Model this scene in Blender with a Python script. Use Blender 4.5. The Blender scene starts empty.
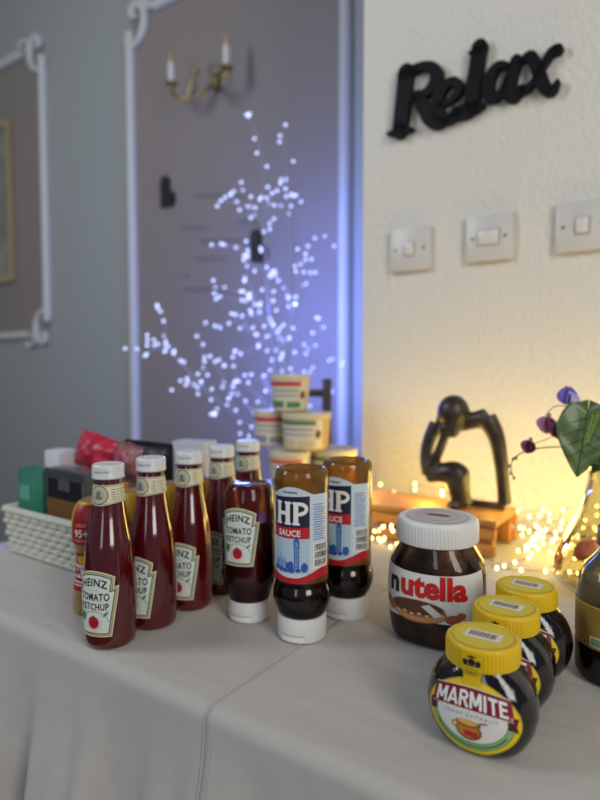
import bpy, bmesh, math, random
from mathutils import Vector, Matrix, noise
random.seed(7)
PI = math.pi
scn = bpy.context.scene
COL = scn.collection

# ------------------------------------------------------------------ camera, world, light, exposure
CAM_Z, PITCH, FPX, TOP = 1.04, math.radians(3.0), 600.0, 0.75
cam_d = bpy.data.cameras.new('camera'); cam = bpy.data.objects.new('camera', cam_d); COL.objects.link(cam)
cam.location = (0, 0, CAM_Z); cam.rotation_euler = (PI/2 - PITCH, 0, 0)
cam_d.sensor_fit = 'VERTICAL'; cam_d.sensor_height = 36.0; cam_d.lens = 36.0*FPX/800.0
cam_d.clip_start = 0.02
cam_d.dof.use_dof = True; cam_d.dof.focus_distance = 0.55; cam_d.dof.aperture_fstop = 3.4
scn.camera = cam

w = bpy.data.worlds.new('world'); scn.world = w; w.use_nodes = True
w.node_tree.nodes['Background'].inputs[0].default_value = (0.70, 0.80, 1.0, 1)
w.node_tree.nodes['Background'].inputs[1].default_value = 0.24

def area(name, loc, tgt, sx, sy, power, col):
    l = bpy.data.lights.new(name, 'AREA'); l.shape = 'RECTANGLE'; l.size = sx; l.size_y = sy
    l.energy = power; l.color = col
    o = bpy.data.objects.new(name, l); COL.objects.link(o); o.location = loc
    o.rotation_euler = (Vector(tgt)-Vector(loc)).to_track_quat('-Z', 'Y').to_euler()
    return o
# daylight of two windows behind the photographer, plus an added fill at the left
area('window_daylight_right', (1.0, -1.25, 1.95), (0.40, 1.0, 1.45), 0.75, 1.9, 45, (1.0, 0.965, 0.90))
area('back_wall_fill_left', (-2.0, 0.6, 2.3), (-0.9, 2.2, 1.4), 0.7, 1.4, 40, (0.88, 0.94, 1.0))  # added fill lamp to brighten the panelled back wall, not a window

area('window_daylight_rear', (-1.15, -1.8, 1.65), (-0.2, 0.8, 1.0), 0.42, 1.5, 9, (0.82, 0.91, 1.0))

vs = scn.view_settings
vs.view_transform = 'Standard'; vs.look = 'None'; vs.gamma = 1.0; vs.use_curve_mapping = False
vs.exposure = -0.48
try: scn.cycles.use_denoising = True
except Exception: pass

# ------------------------------------------------------------------ places
ANG = math.radians(35)                       # the table and the walls are turned 35 degrees to the view
NX, NY = math.sin(ANG), math.cos(ANG)        # depth axis d of the table
TX, TY = math.cos(ANG), -math.sin(ANG)       # length axis u of the table
D_FRONT, D_WALL, D_BACK = 0.362, 1.125, 1.70
def W(u, d, z): return Vector((u*TX + d*NX, u*TY + d*NY, z))
def ray(px, py):
    x = (px-300)/FPX; y = -(py-400)/FPX
    return Vector((x, math.cos(PITCH)+y*math.sin(PITCH), -math.sin(PITCH)+y*math.cos(PITCH)))
def UD(p): return (p.x*TX + p.y*TY, p.x*NX + p.y*NY)
def T(px, py, h=0.0):                        # point at height h above the table top
    r = ray(px, py); k = (TOP+h-CAM_Z)/r.z; p = r*k; p.z = TOP; return p
def wl(px, py, d):                           # (u, z) on the upright plane at depth d
    r = ray(px, py); k = d/(r.x*NX + r.y*NY); p = r*k; return (p.x*TX + p.y*TY, CAM_Z + p.z)
def at(px, py, Y): r = ray(px, py); p = r*(Y/r.y); p.z += CAM_Z; return p

# ------------------------------------------------------------------ materials
def lin(h):
    h = h.lstrip('#'); o = []
    for i in (0, 2, 4):
        c = int(h[i:i+2], 16)/255.0
        o.append(c/12.92 if c <= 0.04045 else ((c+0.055)/1.055)**2.4)
    return (o[0], o[1], o[2], 1.0)
MATS = {}
def mat(name, hexc, rough=0.5, metal=0.0, coat=0.0, hex2=None, nscale=20.0, nlo=0.4, nhi=0.6, bump=0.0, bscale=60.0,
        emit=None, estr=0.0, spec=None, stretch=None, trans=0.0, sheen=0.0, sss=0.0, bdist=0.002):
    if name in MATS: return MATS[name]
    m = bpy.data.materials.new(name); m.use_nodes = True; nt = m.node_tree; b = nt.nodes['Principled BSDF']
    b.inputs['Base Color'].default_value = lin(hexc); b.inputs['Roughness'].default_value = rough
    b.inputs['Metallic'].default_value = metal; b.inputs['Coat Weight'].default_value = coat
    b.inputs['Coat Roughness'].default_value = 0.04
    if spec is not None: b.inputs['Specular IOR Level'].default_value = spec
    if trans: b.inputs['Transmission Weight'].default_value = trans
    if sheen: b.inputs['Sheen Weight'].default_value = sheen
    if sss:
        b.inputs['Subsurface Weight'].default_value = sss; b.inputs['Subsurface Scale'].default_value = 0.004
    if emit: b.inputs['Emission Color'].default_value = lin(emit); b.inputs['Emission Strength'].default_value = estr
    tc = None
    def coord():
        tc = nt.nodes.new('ShaderNodeTexCoord')
        if stretch:
            mp = nt.nodes.new('ShaderNodeMapping'); mp.inputs['Scale'].default_value = stretch
            nt.links.new(tc.outputs['Object'], mp.inputs['Vector']); return mp.outputs['Vector']
        return tc.outputs['Object']
    if hex2:
        n = nt.nodes.new('ShaderNodeTexNoise'); n.inputs['Scale'].default_value = nscale; n.inputs['Detail'].default_value = 4
        r = nt.nodes.new('ShaderNodeValToRGB')
        r.color_ramp.elements[0].position = nlo; r.color_ramp.elements[0].color = lin(hexc)
        r.color_ramp.elements[1].position = nhi; r.color_ramp.elements[1].color = lin(hex2)
        nt.links.new(coord(), n.inputs['Vector']); nt.links.new(n.outputs['Fac'], r.inputs['Fac'])
        nt.links.new(r.outputs['Color'], b.inputs['Base Color'])
    if bump:
        n = nt.nodes.new('ShaderNodeTexNoise'); n.inputs['Scale'].default_value = bscale; n.inputs['Detail'].default_value = 5
        bp = nt.nodes.new('ShaderNodeBump'); bp.inputs['Strength'].default_value = bump; bp.inputs['Distance'].default_value = bdist
        nt.links.new(coord(), n.inputs['Vector']); nt.links.new(n.outputs['Fac'], bp.inputs['Height'])
        nt.links.new(bp.outputs['Normal'], b.inputs['Normal'])
    MATS[name] = m; return m

def shell_mat(name, tint, smear=None, lo=0.45, hi=0.65, nscale=30.0, gloss=0.06, stretch=(1, 1, 1), base=0.0, ior=1.45):
    """thin clear wall: transparent with a glossy film, partly smeared inside"""
    if name in MATS: return MATS[name]
    m = bpy.data.materials.new(name); m.use_nodes = True; nt = m.node_tree; nt.nodes.remove(nt.nodes['Principled BSDF'])
    out = nt.nodes['Material Output']
    t = nt.nodes.new('ShaderNodeBsdfTransparent'); t.inputs[0].default_value = lin(tint)
    last = t.outputs[0]
    if smear:
        d = nt.nodes.new('ShaderNodeBsdfDiffuse'); d.inputs[0].default_value = lin(smear)
        tl = nt.nodes.new('ShaderNodeBsdfTranslucent'); tl.inputs[0].default_value = lin(smear)
        dm = nt.nodes.new('ShaderNodeMixShader'); dm.inputs[0].default_value = 0.5
        nt.links.new(d.outputs[0], dm.inputs[1]); nt.links.new(tl.outputs[0], dm.inputs[2])
        tc = nt.nodes.new('ShaderNodeTexCoord'); mp = nt.nodes.new('ShaderNodeMapping'); mp.inputs['Scale'].default_value = stretch
        n = nt.nodes.new('ShaderNodeTexNoise'); n.inputs['Scale'].default_value = nscale; n.inputs['Detail'].default_value = 5
        mr = nt.nodes.new('ShaderNodeMapRange'); mr.inputs['From Min'].default_value = lo; mr.inputs['From Max'].default_value = hi
        mr.inputs['To Min'].default_value = base; mr.inputs['To Max'].default_value = 0.95
        nt.links.new(tc.outputs['Object'], mp.inputs['Vector']); nt.links.new(mp.outputs[0], n.inputs['Vector'])
        nt.links.new(n.outputs['Fac'], mr.inputs['Value'])
        mx = nt.nodes.new('ShaderNodeMixShader'); nt.links.new(mr.outputs[0], mx.inputs[0])
        nt.links.new(last, mx.inputs[1]); nt.links.new(dm.outputs[0], mx.inputs[2]); last = mx.outputs[0]
    g = nt.nodes.new('ShaderNodeBsdfGlossy'); g.inputs['Roughness'].default_value = gloss
    lw = nt.nodes.new('ShaderNodeFresnel'); lw.inputs['IOR'].default_value = ior
    mx = nt.nodes.new('ShaderNodeMixShader'); nt.links.new(lw.outputs[0], mx.inputs[0])
    nt.links.new(last, mx.inputs[1]); nt.links.new(g.outputs[0], mx.inputs[2]); nt.links.new(mx.outputs[0], out.inputs['Surface'])
    MATS[name] = m; return m

def emit_mat(name, rgb, s):
    if name in MATS: return MATS[name]
    m = bpy.data.materials.new(name); m.use_nodes = True; b = m.node_tree.nodes['Principled BSDF']
    b.inputs['Base Color'].default_value = (0.8, 0.8, 0.8, 1)
    b.inputs['Emission Color'].default_value = (*rgb, 1); b.inputs['Emission Strength'].default_value = s
    MATS[name] = m; return m

# ------------------------------------------------------------------ object helpers
def finish(name, bm, mats, parent=None, smooth=True, ang=40, loc=None, rz=0.0, recalc=True):
    if recalc: bmesh.ops.recalc_face_normals(bm, faces=bm.faces[:])
    me = bpy.data.meshes.new(name); bm.to_mesh(me); bm.free()
    for m in (mats if isinstance(mats, (list, tuple)) else [mats]): me.materials.append(m)
    if smooth:
        me.polygons.foreach_set('use_smooth', [True]*len(me.polygons)); me.set_sharp_from_angle(angle=math.radians(ang))
    o = bpy.data.objects.new(name, me); COL.objects.link(o)
    if parent is not None: o.parent = parent
    if loc is not None: o.location = loc
    if rz: o.rotation_euler.z = rz
    return o
def tag(o, label, cat, group=None):
    o['label'] = label; o['category'] = cat
    if group: o['group'] = group
    return o
def thing(name, label, cat, loc, rz=0.0, group=None):
    o = bpy.data.objects.new(name, None); COL.objects.link(o); o.location = loc; o.rotation_euler = (0, 0, rz)
    o.empty_display_size = 0.02
    return tag(o, label, cat, group)
def struct(o): o['kind'] = 'structure'; return o
def dup(root, loc, rz, label=None):
    r = root.copy(); COL.objects.link(r); r.location = loc; r.rotation_euler = (0, 0, rz)
    if label: r['label'] = label
    for ch in list(root.children):
        c = ch.copy(); COL.objects.link(c); c.parent = r
        for g in ch.children:
            d = g.copy(); COL.objects.link(d); d.parent = c
    return r

def add_box(bm, c, s, rot=None, bevel=0.0):
    r = bmesh.ops.create_cube(bm, size=1.0)
    M = Matrix.Translation(Vector(c)) @ (rot if rot else Matrix()) @ Matrix.Diagonal((*s, 1))
    bmesh.ops.transform(bm, matrix=M, verts=r['verts'])
    if bevel:
        es = list({e for v in r['verts'] for e in v.link_edges})
        bmesh.ops.bevel(bm, geom=es, offset=bevel, segments=2, affect='EDGES', profile=0.5)
def box(c, s, rot=None, bevel=0.0):
    bm = bmesh.new(); add_box(bm, c, s, rot, bevel); return bm
def add_ball(bm, c, r, sub=2, scale=(1, 1, 1), rot=None):
    q = bmesh.ops.create_icosphere(bm, subdivisions=sub, radius=1.0)
    M = Matrix.Translation(Vector(c)) @ (rot if rot else Matrix()) @ Matrix.Diagonal((r*scale[0], r*scale[1], r*scale[2], 1))
    bmesh.ops.transform(bm, matrix=M, verts=q['verts'])
def crom(pts, n):
    """Catmull-Rom through the points, n steps per span"""
    out = []; P = [tuple(p) for p in pts]
    for i in range(len(P)-1):
        p0 = P[max(i-1, 0)]; p1 = P[i]; p2 = P[i+1]; p3 = P[min(i+2, len(P)-1)]
        for k in range(n):
            t = k/n
            out.append(tuple(0.5*((2*b)+(-a+c)*t+(2*a-5*b+4*c-d)*t*t+(-a+3*b-3*c+d)*t**3) for a, b, c, d in zip(p0, p1, p2, p3)))
    out.append(P[-1]); return out
def add_tube(bm, pts, rad, seg=8, caps=True, flat=1.0):
    pts = [Vector(p) for p in pts]; n = len(pts)
    rads = rad if isinstance(rad, (list, tuple)) else [rad]*n
    up = None; rings = []
    for i, p in enumerate(pts):
        tg = (pts[min(i+1, n-1)] - pts[max(i-1, 0)]).normalized()
        if up is None:
            a = Vector((0, 0, 1)) if abs(tg.z) < 0.9 else Vector((1, 0, 0))
            up = (a - tg*a.dot(tg)).normalized()
        else:
            up = (up - tg*up.dot(tg)).normalized()
        sd = tg.cross(up)
        rings.append([bm.verts.new(p + (up*math.cos(2*PI*k/seg) + sd*math.sin(2*PI*k/seg)*flat)*rads[i]) for k in range(seg)])
    for a, b in zip(rings[:-1], rings[1:]):
        for k in range(seg): bm.faces.new((a[k], a[(k+1) % seg], b[(k+1) % seg], b[k]))
    if caps:
        bm.faces.new(list(reversed(rings[0]))); bm.faces.new(rings[-1])
def tube(pts, rad, seg=8, caps=True): bm = bmesh.new(); add_tube(bm, pts, rad, seg, caps); return bm
def add_lathe(bm, prof, seg=48, cap0=True, cap1=True, rmod=None, n=2.0, z0=0.0, c=(0, 0)):
    """prof: (rx, z) or (rx, ry, z); superellipse exponent n"""
    rings = []
    for p in prof:
        rx, ry, z = (p[0], p[0], p[1]) if len(p) == 2 else p
        ring = []
        for k in range(seg):
            th = 2*PI*k/seg; cx, sy = math.cos(th), math.sin(th)
            m = rmod(th, z) if rmod else 0.0
            x = (rx+m)*math.copysign(abs(cx)**(2/n), cx); y = (ry+m)*math.copysign(abs(sy)**(2/n), sy)
            ring.append(bm.verts.new((c[0]+x, c[1]+y, z+z0)))
        rings.append(ring)
    for a, b in zip(rings[:-1], rings[1:]):
        for k in range(seg): bm.faces.new((a[k], a[(k+1) % seg], b[(k+1) % seg], b[k]))
    if cap0: bm.faces.new(list(reversed(rings[0])))
    if cap1: bm.faces.new(rings[-1])
def lathe(prof, **k): bm = bmesh.new(); add_lathe(bm, prof, **k); return bm

class Body:
    """a body of revolution (or superelliptic) that labels can be wrapped on; front is -Y"""
    def __init__(s, prof, n=2.0, zref=None):
        s.p = [(q[0], q[0], q[1]) if len(q) == 2 else tuple(q) for q in prof]; s.n = n
        zref = zref if zref is not None else 0.5*(s.p[0][2]+s.p[-1][2])
        rx, ry = s.r(zref); s.tab = [(0.0, 0.0)]; L = 0.0; last = s.xy(0.0, rx, ry)
        for i in range(1, 721):
            a = PI*i/720; q = s.xy(a, rx, ry); L += math.hypot(q[0]-last[0], q[1]-last[1]); last = q; s.tab.append((L, a))
        s.half = L
    def xy(s, a, rx, ry):
        sn, cs = math.sin(a), -math.cos(a); e = 2/s.n
        return (rx*math.copysign(abs(sn)**e, sn), ry*math.copysign(abs(cs)**e, cs))
    def r(s, z):
        P = s.p
        if z <= P[0][2]: return P[0][:2]
        for a, b in zip(P[:-1], P[1:]):
            if a[2] <= z <= b[2] and b[2] > a[2]:
                t = (z-a[2])/(b[2]-a[2]); return (a[0]+(b[0]-a[0])*t, a[1]+(b[1]-a[1])*t)
        return P[-1][:2]
    def phi(s, u):
        L = min(abs(u), s.half*0.9999); i = int(L/s.half*720)
        i = min(max(i, 0), 719)
        while i > 0 and s.tab[i][0] > L: i -= 1
        while i < 719 and s.tab[i+1][0] < L: i += 1
        a, b = s.tab[i], s.tab[i+1]; t = (L-a[0])/max(b[0]-a[0], 1e-9)
        return math.copysign(a[1]+(b[1]-a[1])*t, u)
    def __call__(s, u, v, off):
        rx, ry = s.r(v); x, y = s.xy(s.phi(u), rx+off, ry+off); return Vector((x, y, v))

def polys(*ps):
    bm = bmesh.new()
    for p in ps:
        f = bm.faces.new([bm.verts.new((x, y, 0)) for x, y in p]); f.normal_update()
    bmesh.ops.triangulate(bm, faces=bm.faces[:]); return bm
def rect(x0, y0, x1, y1): return [(x0, y0), (x1, y0), (x1, y1), (x0, y1)]
def ell(cx, cy, rx, ry, n=32, a0=0, a1=360):
    full = abs(a1-a0) >= 360
    return [(cx+rx*math.cos(math.radians(a0+(a1-a0)*k/(n if full else n-1))), cy+ry*math.sin(math.radians(a0+(a1-a0)*k/(n if full else n-1)))) for k in range(n)]
def ringp(cx, cy, rx, ry, w, n=32, a0=0, a1=360):
    out = []
    for k in range(n):
        A, B = [math.radians(a0+(a1-a0)*q/n) for q in (k, k+1)]
        out.append([(cx+(rx-w)*math.cos(A), cy+(ry-w)*math.sin(A)), (cx+rx*math.cos(A), cy+ry*math.sin(A)),
                    (cx+rx*math.cos(B), cy+ry*math.sin(B)), (cx+(rx-w)*math.cos(B), cy+(ry-w)*math.sin(B))])
    return out
def stroke(pts, w):
    """polygons along a 2-D polyline"""
    out = []; n = len(pts); ws = w if isinstance(w, (list, tuple)) else [w]*n
    N = []
    for i in range(n):
        a, b = pts[max(i-1, 0)], pts[min(i+1, n-1)]; dx, dy = b[0]-a[0], b[1]-a[1]; l = math.hypot(dx, dy) or 1
        N.append((-dy/l, dx/l))
    for i in range(n-1):
        a, b = pts[i], pts[i+1]; wa, wb = ws[i]/2, ws[i+1]/2
        out.append([(a[0]-N[i][0]*wa, a[1]-N[i][1]*wa), (b[0]-N[i+1][0]*wb, b[1]-N[i+1][1]*wb),
                    (b[0]+N[i+1][0]*wb, b[1]+N[i+1][1]*wb), (a[0]+N[i][0]*wa, a[1]+N[i][1]*wa)])
    return out
_TX = {}
def text(s, wd, ht, cx=0, cy=0, bold=0.0, shear=0.0, space=1.0, shape=None):
    key = (s, bold, shear, space)
    if key not in _TX:
        cu = bpy.data.curves.new('lettering', 'FONT'); cu.body = s; cu.size = 1.0; cu.offset = bold; cu.shear = shear
        cu.space_character = space; cu.dimensions = '2D'; cu.fill_mode = 'BOTH'; cu.resolution_u = 3
        o = bpy.data.objects.new('lettering', cu); COL.objects.link(o)
        dg = bpy.context.evaluated_depsgraph_get(); me = bpy.data.meshes.new_from_object(o.evaluated_get(dg))
        bpy.data.objects.remove(o); bpy.data.curves.remove(cu)
        _TX[key] = ([tuple(v.co) for v in me.vertices], [tuple(p.vertices) for p in me.polygons]); bpy.data.meshes.remove(me)
    V, F = _TX[key]
    x0, x1 = min(v[0] for v in V), max(v[0] for v in V); y0, y1 = min(v[1] for v in V), max(v[1] for v in V)
    bm = bmesh.new(); vs_ = []
    for v in V:
        x = ((v[0]-x0)/(x1-x0)-0.5)*wd; y = ((v[1]-y0)/(y1-y0)-0.5)*ht
        if shape: x, y = shape(x, y)
        vs_.append(bm.verts.new((x+cx, y+cy, 0)))
    for f in F:
        try: bm.faces.new([vs_[i] for i in f])
        except ValueError: pass
    return bm
GLYPH = {  # block capitals as strokes in a unit box: width, strokes
 'M': (.86, [[(.10, 0), (.10, 1)], [(.14, .98), (.43, .22)], [(.43, .22), (.72, .98)], [(.76, 0), (.76, 1)]]),
 'A': (.78, [[(.08, 0), (.39, 1)], [(.39, 1), (.70, 0)], [(.20, .27), (.58, .27)]]),
 'R': (.70, [[(.10, 0), (.10, 1)], [(.10, .92), (.40, .92), (.54, .84), (.58, .72), (.54, .60), (.40, .52), (.10, .52)], [(.34, .52), (.62, 0)]]),
 'I': (.30, [[(.15, 0), (.15, 1)]]), 'T': (.66, [[(.33, 0), (.33, 1)], [(.02, .91), (.64, .91)]]),
 'E': (.60, [[(.10, 0), (.10, 1)], [(.10, .91), (.56, .91)], [(.10, .51), (.50, .51)], [(.10, .09), (.56, .09)]])}
def block(s, wd, ht, cx, cy, th=.19, shape=None):
    tot = sum(GLYPH[c][0] for c in s)+.06*(len(s)-1); k = wd/tot; x = 0; ps = []
    for c in s:
        for st in GLYPH[c][1]:
            for q in stroke([((x+a-tot/2)*k, (b_-.5)*ht) for a, b_ in st], th*min(k, ht)*1.0):
                ps.append([((shape(*p)[0] if shape else p[0])+cx, (shape(*p)[1] if shape else p[1])+cy) for p in q])
        x += GLYPH[c][0]+.06
    return polys(*ps)
def cut(bm, step):
    for ax in (0, 1):
        lo = min(v.co[ax] for v in bm.verts); hi = max(v.co[ax] for v in bm.verts)
        k = math.ceil(lo/step+1e-6)
        while k*step < hi-1e-7:
            co = Vector((0, 0, 0)); co[ax] = k*step; no = Vector((0, 0, 0)); no[ax] = 1
            bmesh.ops.bisect_plane(bm, geom=bm.verts[:]+bm.edges[:]+bm.faces[:], dist=1e-7, plane_co=co, plane_no=no); k += 1
def decal(name, layers, body, parent, step=0.004, base=0.0004):
    """layers: (bmesh in (s, v), material, extra offset) -> one printed sheet wrapped on the body"""
    out = bmesh.new(); mats = []
    for bm, m, off in layers:
        if m not in mats: mats.append(m)
        cut(bm, step)
        vm = {v: out.verts.new(body(v.co.x, v.co.y, base+off)) for v in bm.verts}
        for f in bm.faces:
            try: nf = out.faces.new([vm[v] for v in f.verts])
            except ValueError: continue
            nf.material_index = mats.index(m)
        bm.free()
    return finish(name, out, mats, parent, smooth=True, ang=60, recalc=False)
class Flat:
    """an upright flat sheet (normal -Y) or a level one (normal +Z)"""
    def __init__(s, o=(0, 0, 0), level=False): s.o = Vector(o); s.l = level
    def __call__(s, u, v, off): return s.o + (Vector((u, v, off)) if s.l else Vector((u, -off, v)))
def zones(o, z, m2):
    """faces below z get the second material"""
    o.data.materials.append(m2)
    for p in o.data.polygons:
        if p.center.z < z: p.material_index = 1
    return o

# colours shared by several things
WHITE_PL = mat('white plastic', '#d9d8d4', 0.35)
BLACK_INK = mat('black ink', '#141414', 0.6)
WHITE_INK = mat('white ink', '#e6e4df', 0.5)
RED_INK = mat('red ink', '#b5121f', 0.5)

# ------------------------------------------------------------------ the room
def wallpaper():
    m = mat('embossed wallpaper', '#d6d2c8', 0.65)
    nt = m.node_tree; b = nt.nodes['Principled BSDF']
    tc = nt.nodes.new('ShaderNodeTexCoord'); mp = nt.nodes.new('ShaderNodeMapping')
    mp.inputs['Rotation'].default_value = (0, math.radians(38), 0); mp.inputs['Scale'].default_value = (1.0, 1.0, 0.55)
    v = nt.nodes.new('ShaderNodeTexVoronoi'); v.inputs['Scale'].default_value = 130
    n = nt.nodes.new('ShaderNodeTexNoise'); n.inputs['Scale'].default_value = 120; n.inputs['Detail'].default_value = 3
    ad = nt.nodes.new('ShaderNodeMath'); ad.operation = 'ADD'
    bp = nt.nodes.new('ShaderNodeBump'); bp.inputs['Strength'].default_value = 0.6; bp.inputs['Distance'].default_value = 0.003
    nt.links.new(tc.outputs['Object'], mp.inputs[0]); nt.links.new(mp.outputs[0], v.inputs['Vector']); nt.links.new(mp.outputs[0], n.inputs['Vector'])
    nt.links.new(v.outputs['Distance'], ad.inputs[0]); nt.links.new(n.outputs['Fac'], ad.inputs[1])
    nt.links.new(ad.outputs[0], bp.inputs['Height']); nt.links.new(bp.outputs['Normal'], b.inputs['Normal'])
    return m
RZ = -ANG                                     # turns local x to u and local y to d
U_CORNER = wl(362.5, 300, D_WALL)[0]
WP = wallpaper()
bm = box(((U_CORNER+1.6)/2, D_WALL+0.35, 1.6), (1.6-U_CORNER, 0.70, 3.20))
wall_r = struct(finish('wall_right', bm, WP, smooth=False, rz=RZ))
bm = box((-3.2, D_BACK+0.06, 1.6), (9.6, 0.12, 3.20))
wall_b = struct(finish('wall_back', bm, mat('grey green painted wall', '#8f9390', 0.6, bump=0.15, bscale=25), smooth=False, rz=RZ))
bm = box((-3.0, -0.3, -0.03), (10.4, 6.4, 0.06))
struct(finish('floor', bm, mat('brown carpet', '#5b4f47', 0.9, hex2='#6c5f55', nscale=80, bump=0.4, bscale=300), smooth=False, rz=RZ))

TRIM = mat('white painted moulding', '#b9bab8', 0.5)
TAUPE = mat('taupe painted panel', '#7f7671', 0.6)
def scroll(bm, x, z, sx, sz, k=1.0):
    """a C-scroll with two curls and a leaf, in the wall plane; (sx, sz) mirror it"""
    y = D_BACK-0.012
    def P(a, b): return (x+sx*a*k, y, z+sz*b*k)
    main = crom([P(0.0, -0.055), P(0.055, -0.035), P(0.082, 0.015), P(0.07, 0.07), P(0.03, 0.085), P(0.012, 0.06), P(0.03, 0.045)], 5)
    add_tube(bm, main, [0.011*k+0.006*k*math.sin(PI*i/(len(main)-1)) for i in range(len(main))], 8)
    curl = crom([P(0.0, -0.06), P(-0.018, -0.035), P(-0.008, -0.01), P(0.012, -0.02), P(0.005, -0.034)], 5)
    add_tube(bm, curl, 0.009*k, 8)
    add_tube(bm, crom([P(0.07, 0.07), P(0.10, 0.085), P(0.135, 0.10), P(0.16, 0.085)], 4), [0.013*k]*5+[0.011*k]*8, 8)
    add_ball(bm, P(0.005, -0.03), 0.012*k, 2, (1, .7, 1)); add_ball(bm, P(0.03, 0.05), 0.012*k, 2, (1, .7, 1))
    add_ball(bm, P(0.105, 0.06), 0.014*k, 2, (1.6, .6, .8))
def panel(name, u0, u1, z0, z1, fld):
    bm = box(((u0+u1)/2, D_BACK-0.001, (z0+z1)/2), (u1-u0, 0.003, z1-z0))
    root = finish(name, bm, fld, smooth=False, rz=RZ); struct(root)
    g = 0.0
    for nm, a, b in (('side_rail', (u0, z0+.06), (u0, z1-.06)), ('side_rail', (u1, z0+.06), (u1, z1-.06)),
                     ('cross_rail', (u0+.15, z0), (u1-.15, z0)), ('cross_rail', (u0+.15, z1), (u1-.15, z1))):
        b2 = bmesh.new()
        add_tube(b2, [(a[0], D_BACK-.008, a[1]), (b[0], D_BACK-.008, b[1])], 0.022, 12)
        add_tube(b2, [(a[0], D_BACK-.006, a[1]), (b[0], D_BACK-.006, b[1])], 0.015, 12)
        finish(nm, b2, TRIM, root)
    for sx, sz, ux, zz in ((1, 1, u0, z1-.06), (-1, 1, u1, z1-.06), (1, -1, u0, z0+.06), (-1, -1, u1, z0+.06)):
        b2 = bmesh.new(); scroll(b2, ux, zz, sx, sz, 1.15); finish('scroll_corner', b2, TRIM, root)
    return root
pu1, pz1 = wl(44, 55, D_BACK); _, pz0 = wl(44, 318, D_BACK)
panel('trim_1', pu1-1.1, pu1, pz0-0.08, pz1+0.05, TAUPE)
qu0, qz1 = wl(132, 32, D_BACK); qu1, _ = wl(347, 100, D_BACK)
panel('trim_2', qu0, qu1, 0.45, qz1+0.05, TAUPE)

# ------------------------------------------------------------------ tablecloths
def cloth_mat(name, c1):
    m = mat(name, c1, 0.85, sheen=0.15)
    nt = m.node_tree; b = nt.nodes['Principled BSDF']
    tc = nt.nodes.new('ShaderNodeTexCoord'); mp = nt.nodes.new('ShaderNodeMapping')
    mp.inputs['Scale'].default_value = (1.0, 2.2, 1.0); mp.inputs['Rotation'].default_value = (0, 0, math.radians(25))
    n = nt.nodes.new('ShaderNodeTexNoise'); n.inputs['Scale'].default_value = 7; n.inputs['Detail'].default_value = 3
    n2 = nt.nodes.new('ShaderNodeTexNoise'); n2.inputs['Scale'].default_value = 900; n2.inputs['Detail'].default_value = 2
    b1 = nt.nodes.new('ShaderNodeBump'); b1.inputs['Strength'].default_value = 0.6; b1.inputs['Distance'].default_value = 0.012
    b2 = nt.nodes.new('ShaderNodeBump'); b2.inputs['Strength'].default_value = 0.25; b2.inputs['Distance'].default_value = 0.0006
    nt.links.new(tc.outputs['Object'], mp.inputs[0]); nt.links.new(mp.outputs[0], n.inputs['Vector']); nt.links.new(tc.outputs['Object'], n2.inputs['Vector'])
    nt.links.new(n.outputs['Fac'], b1.inputs['Height']); nt.links.new(n2.outputs['Fac'], b2.inputs['Height'])
    nt.links.new(b1.outputs['Normal'], b2.inputs['Normal']); nt.links.new(b2.outputs['Normal'], b.inputs['Normal'])
    return m
CLOTH = cloth_mat('white cotton cloth', '#b3aea8')
U_SEAM = UD(T(203, 708))[0]; U_LEFT = UD(T(0, 543))[0]
def sstep(a, b, x): t = min(max((x-a)/(b-a), 0), 1); return t*t*(3-2*t)
def fold(u, drop):
    s = (0.014*math.sin(2*PI*u/0.19+0.6)+0.008*math.sin(2*PI*u/0.083+1.9)+0.004*math.sin(2*PI*u/0.047)+0.006*noise.noise((u*9, drop*1.5, 3)))
    return (0.020+s)*sstep(0.0, 0.20, drop) + 0.012*sstep(0.0, 0.7, drop)
def cloth(name, u0, u1, lift, end_left=False, end_right=False, hem=False):
    bm = bmesh.new(); R = 0.014; path = []
    dd = D_WALL-0.012
    while dd > D_FRONT+R: path.append((dd, TOP, 0.0)); dd -= 0.02
    for k in range(9):
        a = PI/2*k/8; path.append((D_FRONT+R-R*math.sin(a), TOP-R+R*math.cos(a), 0.0))
    zz = TOP-R-0.012
    while zz > 0.03: path.append((D_FRONT, zz, TOP-R-zz)); zz -= 0.018
    path.append((D_FRONT, 0.004, TOP-R))
    nu = int((u1-u0)/0.009); rows = []
    for (d, z, drop) in path:
        row = []
        for i in range(nu+1):
            u = u0+(u1-u0)*i/nu
            o = -fold(u, drop) - lift if drop > 0 else -lift*(1 if z < TOP-1e-4 else 0)
            row.append(bm.verts.new((u, d+o, z + (lift if z > TOP-R-1e-4 else 0) + (0.0 if drop > 0 else 0))))
        rows.append(row)
    for a, b in zip(rows[:-1], rows[1:]):
        for i in range(nu): bm.faces.new((a[i], b[i], b[i+1], a[i+1]))
    for flag, ue, sg in ((end_left, u0, -1), (end_right, u1, 1)):
        if not flag: continue
        er = []; ds = [D_FRONT+0.004+(D_WALL-D_FRONT-0.02)*k/70 for k in range(71)]
        for j in range(42):
            drop = j*0.0178
            er.append([bm.verts.new((ue+sg*(fold(d_*1.13+0.4, drop)+0.001), d_, TOP+lift-drop if j < 41 else 0.004)) for d_ in ds])
        for a, b in zip(er[:-1], er[1:]):
            for i in range(len(ds)-1): bm.faces.new((a[i], b[i], b[i+1], a[i+1]))
    o = finish(name, bm, CLOTH, smooth=True, ang=80, rz=RZ)
    if hem:
        hp_ = [(u0+.0008, d + (-fold(u0, drop)-lift if drop > 0 else 0), z+lift-.0002) for d, z, drop in path]
        finish('hem', tube(hp_, .0011, 6), CLOTH, o); finish('hem', tube([(x+.010, y-.0002, z) for x, y, z in hp_], .0007, 6), CLOTH, o)
    md = o.modifiers.new('thickness', 'SOLIDIFY'); md.thickness = 0.0005; md.offset = 0
    return o
LIFT = 0.0005
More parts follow.
